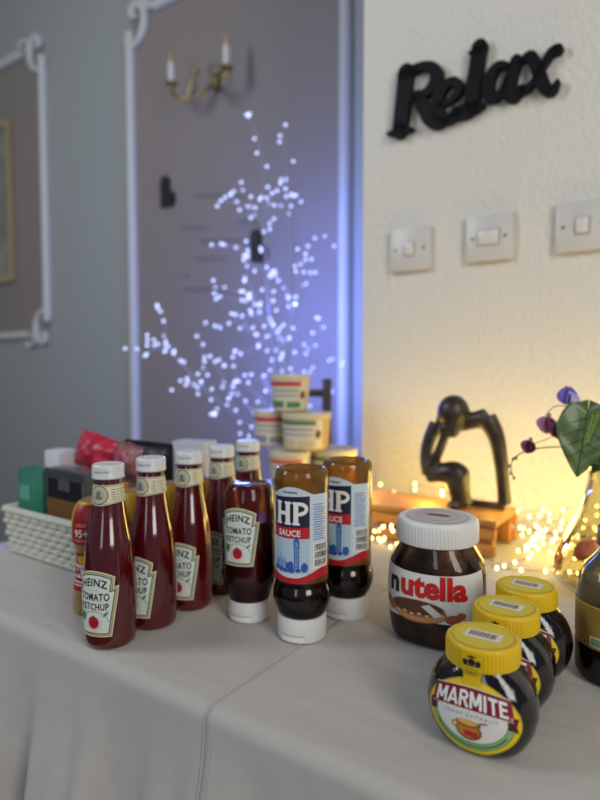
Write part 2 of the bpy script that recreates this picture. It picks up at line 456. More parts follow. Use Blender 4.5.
tag(cloth('tablecloth', U_LEFT, U_SEAM+0.03, 0.0, end_left=True), 'white tablecloth under the ketchup bottles and the basket, hanging down at the left', 'tablecloth')
tag(cloth('tablecloth', U_SEAM, 1.05, LIFT, end_right=True, hem=True), 'white tablecloth under the yellow-lidded jars, overlapping the other cloth at a straight seam', 'tablecloth')
def onT(px, py, h=0.0, lift=None):
    p = T(px, py, h); u, d = UD(p); p.z = TOP + (LIFT if (u > U_SEAM if lift is None else lift) else 0.0) + 0.0008; return p

# ------------------------------------------------------------------ glass ketchup bottles
KETCHUP = mat('ketchup behind glass', '#46040a', 0.12, coat=1.0, hex2='#52060b', nscale=25, spec=0.5)
CREAM = mat('cream label paper', '#d8d3b4', 0.5)
GOLD_INK = mat('gold green ink', '#8c8a4c', 0.5)
DGREEN = mat('dark green ink', '#27452c', 0.5)
LGREEN = mat('pale label paper', '#d5ddd2', 0.5)
TOMATO = mat('tomato red ink', '#a5161b', 0.5)
TGREEN = mat('leaf green ink', '#2f7a4a', 0.5)
def keystone(k=1.0, dy=0.0):
    R = [(0.0185, -0.034), (0.0265, 0.0185), (0.0213, 0.0175), (0.0228, 0.0275)]
    arch = [(x, 0.0275+0.0065*(1-(x/0.0228)**2)) for x in [0.0228*(1-2*i/10) for i in range(1, 10)]]
    pts = R + arch + [(-x, y) for x, y in reversed(R)]
    return pts
def inset(pts, e):
    n = len(pts); out = []
    for i in range(n):
        a, b, c = pts[i-1], pts[i], pts[(i+1) % n]
        d1 = (b[0]-a[0], b[1]-a[1]); d2 = (c[0]-b[0], c[1]-b[1]); l1 = math.hypot(*d1) or 1; l2 = math.hypot(*d2) or 1
        n1 = (-d1[1]/l1, d1[0]/l1); n2 = (-d2[1]/l2, d2[0]/l2); k = 1+n1[0]*n2[0]+n1[1]*n2[1]; k = max(k, 0.35)
        out.append((b[0]+e*(n1[0]+n2[0])/k, b[1]+e*(n1[1]+n2[1])/k))
    return out
def sc(pts, k, cy): return [(x*k, cy+y*k) for x, y in pts]
def heinz_label(body, parent, cz, k=1.0):
    K = keystone()
    f = lambda e: polys(sc(inset(K, e), k, cz))
    lab = decal('label', [(f(0), CREAM, 0), (f(0.0012), GOLD_INK, .00012), (f(0.0024), CREAM, .00024), (f(0.0030), DGREEN, .00036), (f(0.0042), LGREEN, .00048)], body, parent)
    arch = lambda x, y: (x, y + 0.0038*k*(1-(x/(0.016*k))**2) - 0.0024*k)
    txt = [(text('HEINZ', .0300*k, .0082*k, 0, cz+.0212*k, bold=.028, space=1.1, shape=arch), BLACK_INK, .00062),
           (text('ESTD 1869', .011*k, .0012*k, 0, cz+.0145*k), GOLD_INK, .00062),
           (text('TOMATO', .0335*k, .0080*k, 0, cz+.0075*k, bold=.026, space=1.1), BLACK_INK, .00062),
           (text('KETCHUP', .0320*k, .0072*k, 0, cz-.0025*k, bold=.026, space=1.1), BLACK_INK, .00062)]
    decal('lettering', txt, body, lab)
    emb = [(polys(*ringp(0, cz-.0185*k, .0155*k, .0110*k, .0005*k, 24, 0, 180)), DGREEN, .00058),
           (polys(ell(0, cz-.0205*k, .0085*k, .0085*k)), mat('blush print', '#dcc9c4', .5), .00062),
           (polys(ell(0, cz-.0190*k, .0058*k, .0064*k)), TOMATO, .00076),
           (polys([(.0095*k, cz-.0130*k), (.0130*k, cz-.0120*k), (.0160*k, cz-.0070*k), (.0120*k, cz-.0090*k)],
                  [(-.0095*k, cz-.0110*k), (-.0150*k, cz-.0075*k), (-.0165*k, cz-.0140*k), (-.0125*k, cz-.0200*k), (-.0108*k, cz-.0160*k)],
                  [(-.002*k, cz-.0125*k), (0, cz-.0112*k), (.002*k, cz-.0125*k), (0, cz-.0140*k)]), TGREEN, .00070)]
    decal('tomato_emblem', emb, body, lab)
    return lab
CAPW = mat('white metal cap', '#cfd2d0', 0.35, bump=0.05)
def ketchup_bottle(label, loc, rz):
    t = thing('ketchup_bottle', label, 'bottle', loc, rz, 'glass ketchup bottles')
    prof = [(0.0265, 0.0), (0.0292, 0.0022), (0.0303, 0.007)] + crom([(0.0306, .012), (.0310, .03), (.0310, .048), (.0306, .066), (.0296, .082), (.0268, .104), (.0232, .121), (.0198, .137), (.0174, .151), (.0158, .164), (.0150, .171), (.0146, .176)], 4)
    prof = [(r*(.895 if z < .12 else .895+.075*sstep(.12, .17, z)), z) for r, z in prof]
    b = Body(prof, zref=.045)
    finish('bottle_body', lathe(prof, seg=56), KETCHUP, t)
    heinz_label(b, t, 0.0490)
    # neck label, round emblem in front, script lines at the side
    nb = Body(prof, zref=.160)
    def wav(x): return .1500 - .0022*math.cos(x/.0095)*math.exp(-(x/.02)**2)
    xs = [-.047+.094*i/40 for i in range(41)]
    band = lambda lo, hi: polys([(x, wav(x)+lo) for x in xs] + [(x, .1690-hi) for x in reversed(xs)])
    nl = decal('neck_label', [(band(0, 0), CREAM, 0), (band(.0010, .0010), DGREEN, .0001), (band(.0015, .0015), CREAM, .0002),
                              (polys(*[rect(-.036+.0045*(i % 3), .1535+.0022*(i//3), -.012, .1540+.0022*(i//3)) for i in range(0, 18, 3)]), BLACK_INK, .0003),
                              (polys(*[rect(.0125, .1535+.0026*i, .030-.004*(i % 2), .1542+.0026*i) for i in range(5)]), BLACK_INK, .0003)], nb, t)
    decal('neck_emblem', [(polys(ell(0, .1588, .0096, .0096)), CREAM, .0004), (polys(*ringp(0, .1588, .0096, .0096, .0010)), DGREEN, .0005),
                          (polys(*ringp(0, .1588, .0075, .0075, .0005)), GOLD_INK, .0005),
                          (polys(ell(0, .1588, .0062, .0062)), mat('grey print', '#aeb0a0', .5), .0005),
                          (polys(ell(-.0005, .1600, .0026, .0030), [(-.0045, .1545), (.0045, .1545), (.003, .1575), (-.003, .1575)]), mat('dark grey print', '#6d7064', .5), .0006)], nb, nl)
    cap = finish('cap', lathe([(.0158, .1745), (.0166, .1752), (.0168, .1765), (.0163, .1775), (.0165, .186), (.0160, .1885), (.0148, .1896), (.0135, .1892)],
                 seg=72, rmod=lambda th, z: .00012*math.copysign(1, math.sin(36*th+.4)) if .177 < z < .187 else 0), CAPW, t)
    cb = Body([(.0165, .177), (.0166, .187)])
    decal('date_print', [(polys(*[[(-.0045+.0017*i, .1815+.0006*(i % 2)), (-.0036+.0017*i, .1815), (-.0033+.0017*i, .1836), (-.0042+.0017*i, .1838-.0005*(i % 3))] for i in range(10)]), mat('grey ink', '#7d8484', .6), 0)], cb, cap, base=.0003)
    return t
RK = -math.radians(35)
k1 = ketchup_bottle('glass ketchup bottle nearest the camera, its whole front label in view', onT(111, 640), math.radians(-18))
dup(k1, onT(153, 622), math.radians(-31), 'second glass ketchup bottle in the row, just behind the nearest one')
dup(k1, onT(190.5, 604), math.radians(-21), 'third glass ketchup bottle from the front, label half covered by its neighbour')
dup(k1, onT(222.5, 588.5), math.radians(-30), 'fourth glass ketchup bottle, standing right behind the upside-down ketchup bottle')
dup(k1, onT(248.5, 574), math.radians(-30), 'rearmost glass ketchup bottle, only cap and neck showing')

# ------------------------------------------------------------------ upside-down squeezy ketchup
def flip_cap(t, r, h, nm='cap'):
    c = finish(nm, lathe([(r*.95, 0), (r*.985, .0008), (r, .0022), (r*1.01, h*.5), (r*1.015, h-.003), (r*.99, h-.0008), (r*.93, h)], seg=64), WHITE_PL, t)
    b = Body([(r, 0), (r*1.015, h)])
    decal('thumb_tab', [(polys(rect(-.014, .0025, .012, .0075)), mat('white plastic tab', '#e4e3df', .3), .0006), (polys(rect(-.0155, .0082, .0135, .0089)), mat('seam grey', '#aaa9a5', .5), .0002)], b, c)
    return c
SQ = shell_mat('clear plastic smeared with ketchup', '#e0c4c0', '#7a2420', .36, .75, 34, stretch=(1, 1, .45), base=.22)
SAUCE_R = mat('ketchup', '#4a0508', 0.25, coat=.6)
t = thing('squeeze_ketchup_bottle', 'upside-down squeezy ketchup bottle on a wide white cap', 'bottle', onT(249.5, 616), math.radians(-20))
flip_cap(t, .0245, .0235)
pr = crom([(.0235, .0236), (.0262, .032), (.0300, .044), (.0316, .054), (.0312, .064), (.0308, .080), (.0306, .105), (.0300, .125), (.0288, .140), (.0272, .149), (.0252, .1545), (.0215, .1572)], 4) + [(.0190, .1566), (.0150, .1556)]
b = Body(pr, zref=.095)
zones(finish('bottle_body', lathe(pr, seg=56), SQ, t), .112, shell_mat('clear plastic', '#e6dcd8', gloss=.05))
finish('sauce', lathe([(r-.0012, z) for r, z in pr if z < .120] , seg=48), SAUCE_R, t)
heinz_label(b, t, .1010, 0.96)

# ------------------------------------------------------------------ brown sauce bottles
AMB = shell_mat('clear plastic smeared with brown sauce', '#dcb880', '#a97a38', .32, .74, 46, stretch=(1, 1, .6), base=.40)
SAUCE_B = mat('brown sauce', '#1d0808', 0.2, coat=.7)
NAVY = mat('navy ink', '#101b38', .45); BLUE = mat('royal blue ink', '#2c55a5', .5); PALE = mat('pale blue label', '#aec3d3', .5)
LBL = mat('label white', '#c8d3da', .45); MIDB = mat('light blue ink', '#7f9fca', .5)
def hp_bottle(label, loc, rz):
    t = thing('brown_sauce_bottle', label, 'bottle', loc, rz, 'brown sauce bottles')
    flip_cap(t, .0262, .0255)
    pr = crom([(.0255, .0256), (.0285, .031), (.0318, .039), (.0328, .046), (.0322, .053), (.0303, .0590), (.0300, .063), (.0302, .070), (.0303, .12), (.0302, .155), (.0305, .166), (.0307, .172), (.0300, .1785), (.0280, .1822)], 4)
    pr = [(r*.955, z) for r, z in pr] + [(.0245, .1832), (.0215, .1822), (.0190, .1790), (.010, .1775)]
    b = Body([p for p in pr if p[1] < .183], zref=.11)
    zones(finish('bottle_body', lathe(pr, seg=56), AMB, t), .0655, shell_mat('clear plastic', '#e6dcd8', gloss=.05))
    finish('sauce', lathe([(r-.0012, z) for r, z in pr if z < .0665], seg=48), SAUCE_B, t)
    xs = lambda a, c, n=24: [a+(c-a)*i/n for i in range(n+1)]
    low = lambda x: .0655 + .0060*sstep(.002, .036, x) + .002*sstep(.0, .04, -x)
    topf = lambda x: .1595+.0072*math.cos(min(abs(x), .0215)/.0215*PI/2) if abs(x) < .0215 else .1590
    A, B2 = -.046, .044
    base_l = polys([(x, low(x)) for x in xs(A, B2, 40)] + [(x, topf(x)) for x in reversed(xs(A, B2, 60))])
    redsweep = polys([(x, low(x)) for x in xs(A, B2, 40)] + [(x, low(x)+.0060+.0045*sstep(.005, .04, abs(x))) for x in reversed(xs(A, B2, 40))])
    F0, F1 = -.0245, .0190
    lab = decal('label', [(base_l, LBL, 0), (polys(rect(F0, .076, F1, .1150)), PALE, .00012), (redsweep, RED_INK, .00024),
                          (polys([(F0, .1235), (F1, .1235), (F1, .1575), (F0, .1555)]), NAVY, .00024),
                          (polys([(F0, .1130), (F1, .1130), (F1, .1250), (F0, .1240)]), RED_INK, .00036)], b, t)
    # slab-serif HP
    hs = [rect(-.0175, .1225, -.0125, .1440), rect(-.0065, .1225, -.0015, .1440), rect(-.0130, .1312, -.0060, .1347),
          rect(-.0187, .1225, -.0113, .1246), rect(-.0077, .1225, -.0003, .1246), rect(-.0187, .1419, -.0113, .1440), rect(-.0077, .1419, -.0003, .1440),
          rect(.0022, .1225, .0072, .1440), rect(.0010, .1225, .0086, .1246), rect(.0010, .1419, .0090, .1440)] + \
         [[(x, y) for x, y in q] for q in ringp(.0088, .1376, .0082, .0064, .0036, 14, -90, 90)] + [rect(.0070, .1312, .0090, .1342), rect(.0070, .1408, .0090, .1440)]
    hs = [[(x*1.02, .1273+(y-.1225)*1.12) for x, y in q] for q in hs]
    decal('lettering', [(polys(*hs), WHITE_INK, .0005), (text('SAUCE', .0250, .0066, -.003, .1186, bold=.02), WHITE_INK, .0006),
                        (text('THE ORIGINAL', .0170, .0022, -.002, .1610, bold=.02), BLACK_INK, .0004)], b, lab)
    # skyline: clock tower and palace in blue line art
    tw = [rect(.0030, .0760, .0040, .1000), rect(.0068, .0760, .0078, .1000), rect(.0050, .0760, .0056, .0985), rect(.0022, .0990, .0086, .1002),
          rect(.0026, .1002, .0036, .1055), rect(.0072, .1002, .0082, .1055), rect(.0022, .1052, .0086, .1062), [(.0028, .1062), (.0080, .1062), (.0056, .1125), (.0052, .1125)]]
    tw += ringp(.0054, .1028, .0018, .0018, .0006, 12) + [rect(.0030, .0790+.0052*i, .0078, .0796+.0052*i) for i in range(4)]
    pal = [[(-.0230, .0765), (-.0060, .0765), (-.0060, .0840), (-.0080, .0900), (-.0098, .0850), (-.0115, .0850), (-.0140, .0945), (-.0150, .0850), (-.0175, .0850), (-.0190, .0890), (-.0205, .0840), (-.0230, .0820)]]
    trees = [ell(-.0195, .0760, .0036, .0026, 12), ell(-.0125, .0750, .0030, .0024, 12), ell(-.0070, .0745, .0034, .0022, 12), ell(-.0005, .0748, .0040, .0026, 12), ell(.0135, .0785, .0036, .0052, 14), ell(.0070, .0752, .0030, .0020, 12)]
    pal2 = [rect(-.0115, .0765, -.0108, .0850), rect(-.0165, .0765, -.0158, .0850), [(-.0065, .0765), (.0020, .0765), (.0020, .0830), (-.0010, .0850), (-.0040, .0830), (-.0065, .0830)]]
    up = lambda L: [[(x, y+.0045) for x, y in q] for q in L]
    tw, pal, pal2, trees = up(tw), up(pal), up(pal2), up(trees)
    decal('skyline_print', [(polys(rect(.0024, .0790, .0084, .1100)), mat('tower tint', '#8fb2d8', .5), .00025), (polys(*pal), MIDB, .0003), (polys(*tw), BLUE, .0005), (polys(*pal2), BLUE, .0004), (polys(*trees), BLUE, .0006)], b, lab)
    side = []
    for i in range(15):
        side.append(rect(.0225+.0004*(i % 2), .1115+.0026*i, .0380-.0030*((i*7) % 4)/3, .1123+.0026*i))
    decal('small_print', [(polys(*side), BLUE, .0003)], b, lab)
    bars = []
    for r_ in range(3):
        x = .0245
        bars += [rect(.0235, .0835+.0082*r_, .0410, .0840+.0082*r_)]
        while x < .040:
            ww = random.choice((.0004, .0007, .0010)); bars.append(rect(x, .0845+.0082*r_, x+ww, .0905+.0082*r_)); x += ww+random.choice((.0005, .0008))
    decal('barcode', [(polys(rect(.0225, .0815, .0420, .1080)), WHITE_INK, .0003), (polys(*bars), BLACK_INK, .0005)], b, lab)
    return t
hp = hp_bottle('upside-down brown sauce bottle in front, its blue and red label facing out', onT(302, 635, lift=True), math.radians(-22))
dup(hp, onT(346.5, 613), math.radians(-33), 'upside-down brown sauce bottle standing behind the front one, glowing amber')

# ------------------------------------------------------------------ hazelnut spread jar
t = thing('spread_jar', 'large jar of chocolate hazelnut spread with a ribbed white lid', 'jar', onT(437.5, 517, .131), math.radians(-28))
jp = [(.040, .031, 0), (.0450, .0365, .002), (.0480, .0400, .006)] + crom([(.0500, .0420, .012), (.0522, .0440, .028), (.0530, .0445, .045), (.0528, .0443, .062), (.0520, .0440, .076), (.0500, .0432, .085), (.0460, .0415, .093), (.0415, .0395, .100), (.0390, .0385, .105), (.0385, .0385, .109)], 4)
jp = [(x*.97, y*.97, z) for x, y, z in jp]
b = Body(jp, n=2.25, zref=.055)
finish('glass_jar', lathe(jp, seg=72, n=2.25), shell_mat('clear jar glass', '#eadfd2', gloss=.03), t)
finish('spread', lathe([(max(x-.0022, .001), max(y-.0022, .001), z+.0012) for x, y, z in jp if z < .106], seg=64, n=2.25),
       mat('hazelnut spread', '#2c1209', .35, hex2='#6b4529', nscale=34, nlo=.44, nhi=.64, stretch=(1, 1, 1.6), bump=.5, bscale=45, bdist=.004), t)
lip = lambda x: .080 - .0035*math.cos(x/.05*1.2)
xs = [-.066+.132*i/50 for i in range(51)]
lab = decal('label', [(polys([(x, .0285+.003*math.cos(x/.05)) for x in xs]+[(x, lip(x)+.0035) for x in reversed(xs)]), mat('white jar label', '#d6d4ce', .45), 0)], b, t, step=.003)
nb_ = text('n', .0140, .0165, -.0370, .0635, bold=.045)
decal('lettering', [(nb_, BLACK_INK, .0003), (text('utella', .0700, .0248, .0075, .0672, bold=.045), mat('bright red ink', '#c01a1c', .45), .0003)], b, lab, step=.003)
BRD = mat('bread print', '#b98754', .5); CRUST = mat('crust print', '#8a5530', .5); CHOC = mat('chocolate print', '#54301f', .5)
br = [(polys(ell(-.009, .0395, .031, .0105, 30)), CRUST, .0002), (polys(ell(-.009, .0388, .0295, .0085, 30)), BRD, .0003), (polys(ell(-.010, .0440, .030, .0088, 30)), CRUST, .0004), (polys(ell(-.010, .0448, .0275, .0070, 30)), CHOC, .0005),
      (polys([(-.004, .0470), (.004, .0500), (.018, .0400), (.010, .0370)]), mat('knife print', '#cfcac2', .4), .0007),
      (polys(ell(-.040, .0400, .006, .0055, 16), ell(-.046, .0440, .004, .005, 16), ell(.028, .0365, .008, .005, 16), ell(.036, .0400, .005, .004, 16)), mat('hazelnut print', '#9b5a3a', .5), .0004),
      (polys(*[ell(-.030+.008*i, .0375+.0012*(i % 2), .0022, .0014, 8) for i in range(6)]), mat('crumb print', '#d6aa72', .5), .0006)]
decal('bread_print', br, b, lab, step=.003)
lid = finish('lid', lathe([(.0415, .1060), (.0425, .1068), (.0428, .1085), (.0428, .1255), (.0422, .1285), (.0405, .1305), (.0385, .1310), (.036, .1308)], seg=288,
     rmod=lambda th, z: .00042*math.copysign(1, math.sin(72*th+.4)) if .108 < z < .1265 else 0), WHITE_PL, t, ang=30)
decal('lid_seal', [(polys(ell(0, 0, .0335, .0335, 40)), mat('grey card', '#b9b3ab', .6), 0), (polys(*ringp(0, 0, .022, .022, .0008, 32)), mat('grey ink 2', '#8d8780', .6), .0002),
                   (polys(ell(0, .002, .014, .006, 20)), mat('faint brown print', '#94745c', .6), .0002), (polys([(-.012, .001), (.012, -.002), (.010, .005), (-.009, .006)]), mat('brown print', '#6b4631', .6), .0004)], Flat((0, 0, .1311), True), lid, step=.02, base=.0002)

# ------------------------------------------------------------------ yeast extract jars
YEL = mat('yellow plastic', '#d9b20a', .35, sss=.1); YEL2 = mat('yellow paper', '#dcbf10', .45); MAROON = mat('maroon ink', '#7c1028', .45)
YBLK = mat('black jar', '#0b0606', .08, coat=.6, bump=.35, bscale=70, bdist=.003)
YGRN = mat('green print', '#7fae74', .5); YWHITE = mat('cream print', '#d9d7cf', .5)
def marmite(label, loc, rz):
    t = thing('yeast_extract_jar', label, 'jar', loc, rz, 'yellow-lidded jars in a row')
    prof = [(.0230, .0175, 0), (.0285, .0222, .0010), (.0325, .0250, .0040)] + crom([(.0355, .0268, .0080), (.0402, .0294, .0165), (.0428, .0309, .0270), (.0432, .0312, .0330), (.0420, .0307, .0410), (.0390, .0295, .0500), (.0345, .0278, .0570), (.0295, .0262, .0620), (.0258, .0248, .0655), (.0248, .0246, .0690)], 4)
    prof = [(x*.97, y*.97, z) for x, y, z in prof]
    b = Body(prof, n=2.3, zref=.033)
    finish('jar_body', lathe(prof, seg=72, n=2.3), YBLK, t)
    cz = .0315
    lab = decal('label', [(polys(ell(0, cz, .0372, .0292, 48)), YEL2, 0), (polys(*ringp(0, cz, .0369, .0289, .0006, 48)), mat('dark yellow ink', '#a8860c', .5), .0001),
                          (polys(ell(0, cz-.001, .0318, .0238, 48)), mat('ink green edge', '#356b45', .5), .0002), (polys(ell(0, cz-.001, .0310, .0230, 48)), YGRN, .0003),
                          (polys(ell(0, cz+.001, .0268, .0192, 48)), mat('ink green edge', '#356b45', .5), .0004), (polys(ell(0, cz+.001, .0262, .0187, 48)), YWHITE, .0005)], b, t, step=.003)
    arc = lambda x: .0030*(1-(x/.03)**2)
    xs = [-.0305+.061*i/30 for i in range(31)]
    ban = polys([(x, cz+.0045+arc(x)) for x in xs] + [(x, cz+.0190+1.35*arc(x)) for x in reversed(xs)])
    ends = polys([(-.0335, cz-.0035), (-.0265, cz-.0015), (-.0265, cz+.0080), (-.0335, cz+.0055)], [(.0265, cz-.0015), (.0345, cz-.0045), (.0325, cz+.0010), (.0345, cz+.0060), (.0265, cz+.0080)])
    decal('banner', [(ends, mat('dark maroon ink', '#560a1c', .45), .0006), (polys([(x, cz+.0040+arc(x)) for x in xs] + [(x, cz+.0195+1.35*arc(x)) for x in reversed(xs)]), YWHITE, .0008), (ban, MAROON, .0009)], b, lab, step=.003)
    shp = lambda x, y: (x, y*(1+.10*(1-(x/.03)**2))+1.18*arc(x))
    decal('lettering', [(block('MARMITE', .0545, .0108, 0, cz+.0114, shape=shp), WHITE_INK, .0013),
                        (polys(ell(.0290, cz+.0066, .0007, .0007, 8)), WHITE_INK, .0013),
                        (text('YEAST EXTRACT', .0400, .0024, 0, cz+.0008, space=1.2, shape=lambda x, y: (x, y+.8*arc(x))), mat('grey ink', '#7d8484', .6), .0007),
                        (polys(*[ell(.0286*math.cos(a), cz-.0005+.0209*math.sin(a), .0007, .0010, 6) for a in [math.radians(205+130*i/29) for i in range(30)]]), mat('dark green ink', '#27452c'), .0006)], b, lab, step=.003)
    POT = mat('pot print', '#b97a2a', .5); POT2 = mat('pot shade print', '#7b4a17', .5)
    decal('pot_emblem', [(polys(ell(-.001, cz-.0090, .0098, .0072, 24)), POT2, .0007), (polys(ell(-.0015, cz-.0085, .0085, .0058, 24)), POT, .0008),
                         (polys(ell(-.001, cz-.0030, .0092, .0028, 20)), POT2, .0009), (polys(ell(-.0015, cz-.0022, .0075, .0022, 20)), mat('pot light print', '#dba850', .5), .0010),
                         (polys([(-.004, cz-.0130), (.0055, cz-.0130), (.0060, cz-.0085), (-.0045, cz-.0085)]), mat('red ink', '#b5121f'), .0010),
                         (polys(*stroke([(.004, cz-.0035), (.0080, cz-.0005), (.0125, cz+.0000)], .0012)), POT2, .0010),
                         (polys(*ringp(-.0108, cz-.0060, .0026, .0026, .0010, 12)), POT, .0009)], b, lab, step=.003)
    # ribbed lid
    lid = finish('lid', lathe([(.0268, .0655), (.0276, .0660), (.0278, .0672), (.0277, .0800), (.0273, .0817), (.0262, .0827), (.0246, .0830), (.0240, .0826), (.019, .0826)], seg=240,
         rmod=lambda th, z: .00026*math.copysign(1, math.sin(60*th+.4)) if .067 < z < .0805 else 0), YEL, t, ang=30)
    fl = Flat((0, 0, .0826), True)
    bars = []; x = -.0105
    while x < .0105:
        ww = random.choice((.0004, .0006, .0009)); bars.append(rect(x, -.0035, x+ww, .0055)); x += ww+random.choice((.0005, .0007))
    decal('lid_paper', [(polys(ell(0, 0, .0240, .0240, 40)), mat('pale yellow paper', '#cdb62a', .5), 0), (polys(*ringp(0, 0, .0232, .0232, .0005, 36)), mat('dark yellow ink', '#a8860c', .5), .0001),
                        (polys(rect(-.0135, -.0070, .0140, .0078)), mat('barcode paper', '#d4cfc6', .5), .0001), (polys(*bars), BLACK_INK, .0002)], fl, lid, step=.03)
    # paper strip from lid down to the label, with a crest
    sb = Body([(.0255, .060), (.0262, .0640), (.0282, .0658), (.0283, .0815)], zref=.07)
    class Strip:
        def __call__(s, u, v, off):
            if v >= .0655: return sb(u, v, off)
            f = (v-.0560)/.0095; q = b(u*1.02, max(v, .0560), off+.0004); p = sb(u, .0655, off); return q.lerp(p, max(f, 0)**1.5)
    st = decal('tamper_strip', [(polys(rect(-.0078, .0565, .0078, .0808)), mat('strip yellow', '#d3b012', .45), 0)], Strip(), lid, step=.0025, base=.0006)
    cr = [ell(0, .0722, .0024, .0026, 12), ell(-.0042, .0716, .0018, .0022, 10), ell(.0042, .0716, .0018, .0022, 10), [(-.0022, .0752), (.0022, .0752), (.0028, .0772), (.0010, .0762), (0, .0778), (-.0010, .0762), (-.0028, .0772)], rect(-.0055, .0690, .0055, .0698)]
    cr = [[(x*1.1, y+.0018) for x, y in q] for q in cr]
    decal('crest_print', [(polys(*cr), BLACK_INK, 0), (polys(*[rect(-.0045, .0685-.0022*i, .0045, .0691-.0022*i) for i in range(4)]), mat('olive ink', '#8c7a18', .5), 0)], Strip(), lid, step=.0025, base=.0009)
    return t
M1 = marmite('nearest of three black yellow-lidded jars, whole oval label in view', onT(483, 637, .083), math.radians(-33))
dup(M1, onT(506, 607, .083), math.radians(-36), 'middle one of three black yellow-lidded jars, between the other two')
dup(M1, onT(526.5, 585.5, .083), math.radians(-36), 'rearmost of three black yellow-lidded jars, next to the hazelnut spread jar')

# ------------------------------------------------------------------ brown bottle at the right edge
t = thing('pickle_jar', 'dark brown bottle with an amber label, cut by the right picture edge', 'bottle', onT(617, 677), math.radians(-30))
pp = [(.030, 0), (.0345, .002), (.0365, .006)] + crom([(.0370, .012), (.0370, .030), (.0360, .036), (.0368, .042), (.0368, .070), (.0360, .085), (.0345, .0935), (.0300, .104), (.0235, .112), (.0185, .119), (.0170, .126), (.0168, .136)], 4)
b = Body(pp, zref=.06)
zones(finish('bottle_body', lathe(pp, seg=56), shell_mat('grey green jar glass', '#c8c2a8', '#8d8a70', .35, .75, 18, base=.25), t), .0335, shell_mat('clear plastic', '#e6dcd8', gloss=.05))
finish('contents', lathe([(r-.0015, z) for r, z in pp if z < .0340], seg=48), mat('dark brown sauce', '#1e0c08', .25, coat=.8), t)
finish('contents_upper', lathe([(r-.002, z) for r, z in pp if .0341 < z < .075], seg=48), mat('thick tan sauce', '#6d5636', .5), t)
lab = decal('label', [(polys(rect(-.090, .0340, .090, .0735)), mat('amber label', '#86662c', .5, hex2='#94762f', nscale=40), 0), (polys(rect(-.090, .0720, .090, .0735)), mat('gold line', '#b39544', .4), .0001)], b, t)
decal('recycling_mark', [(polys(rect(-.0230, .0362, -.0030, .0455)), WHITE_INK, .0003), (polys(rect(-.0222, .0370, -.0130, .0447)), mat('soft green print', '#6f9468', .5), .0004), (polys(*[rect(-.0120, .0375+.0018*i, -.0040, .0382+.0018*i) for i in range(4)]), mat('grey ink', '#7d8484'), .0004)], b, lab)
finish('cap', lathe([(.0195, .124), (.0200, .125), (.0200, .139), (.0190, .1405), (.017, .1405)], seg=60, rmod=lambda th, z: .0003*math.sin(40*th)), mat('dark cap', '#2a2018', .4), t)

# ------------------------------------------------------------------ yellow and red sauce bottles behind
TAN = mat('tan sauce', '#a2824f', .35, hex2='#8d6d40', nscale=30, coat=.4); YTOP = mat('yellow sleeve', '#d49a12', .4); RSL = mat('red sleeve', '#9f0f18', .4)
def mayo(label, loc, rz):
    t = thing('salad_sauce_bottle', label, 'bottle', loc, rz, 'yellow and red sauce bottles')
    pr = [(.021, 0), (.0245, .0015)] + crom([(.0258, .006), (.0262, .016), (.0256, .026), (.0232, .038), (.0215, .050), (.0212, .064), (.0216, .074), (.0240, .081), (.0256, .089), (.0258, .100), (.0250, .112), (.0228, .123), (.0185, .131), (.012, .1355), (.004, .1370)], 4)
    b = Body(pr, zref=.09)
    finish('bottle_body', lathe(pr, seg=48), TAN, t)
    xs = lambda a, c, n=30: [a+(c-a)*i/n for i in range(n+1)]
    sl = decal('cap_sleeve', [(polys(rect(-.074, .1010, .074, .1335)), YTOP, 0), (polys([(-.012, .0855), (.020, .0855), (.018, .131), (-.009, .131)]), RSL, .0003)], b, t)
    decal('lettering', [(text('95+', .017, .0090, .004, .0985, bold=.015), WHITE_INK, .0006), (polys(*[rect(-.006+.002*(i % 2), .0905-.002*i, .014, .0915-.002*i) for i in range(2)], rect(-.004, .1065, .010, .1075), rect(-.002, .1088, .012, .1096)), mat('pink ink', '#d98c8c', .5), .0006)], b, sl)
    lb = decal('label', [(polys(rect(-.060, .0300, .060, .0740)), RSL, 0), (polys(rect(-.060, .0450, .060, .0600)), WHITE_INK, .0002), (polys(ell(.000, .066, .009, .005, 16)), YTOP, .0003)], b, t)
    decal('label_print', [(text('MAYO', .034, .0125, 0, .0525, bold=.03), mat('red sleeve', '#9f0f18'), .0005), (polys(rect(-.014, .0395, .014, .0410), rect(-.011, .0360, .011, .0372)), WHITE_INK, .0005)], b, lb)
    return t
MY = mayo('yellow and red sauce bottle with 95+ on its shoulder, behind the nearest ketchup', onT(94, 497, .1370), math.radians(-25))
mu, mdp = UD(MY.location)
def myp(k): return W(mu, mdp+.060*k, MY.location.z)
dup(MY, myp(1), math.radians(-60), 'yellow and red sauce bottle seen in the gap between first and second ketchup caps')
dup(MY, myp(2), math.radians(-110), 'yellow and red sauce bottle between second and third ketchup necks')
dup(MY, myp(3), math.radians(-100), 'yellow and red sauce bottle between third and fourth ketchup necks')

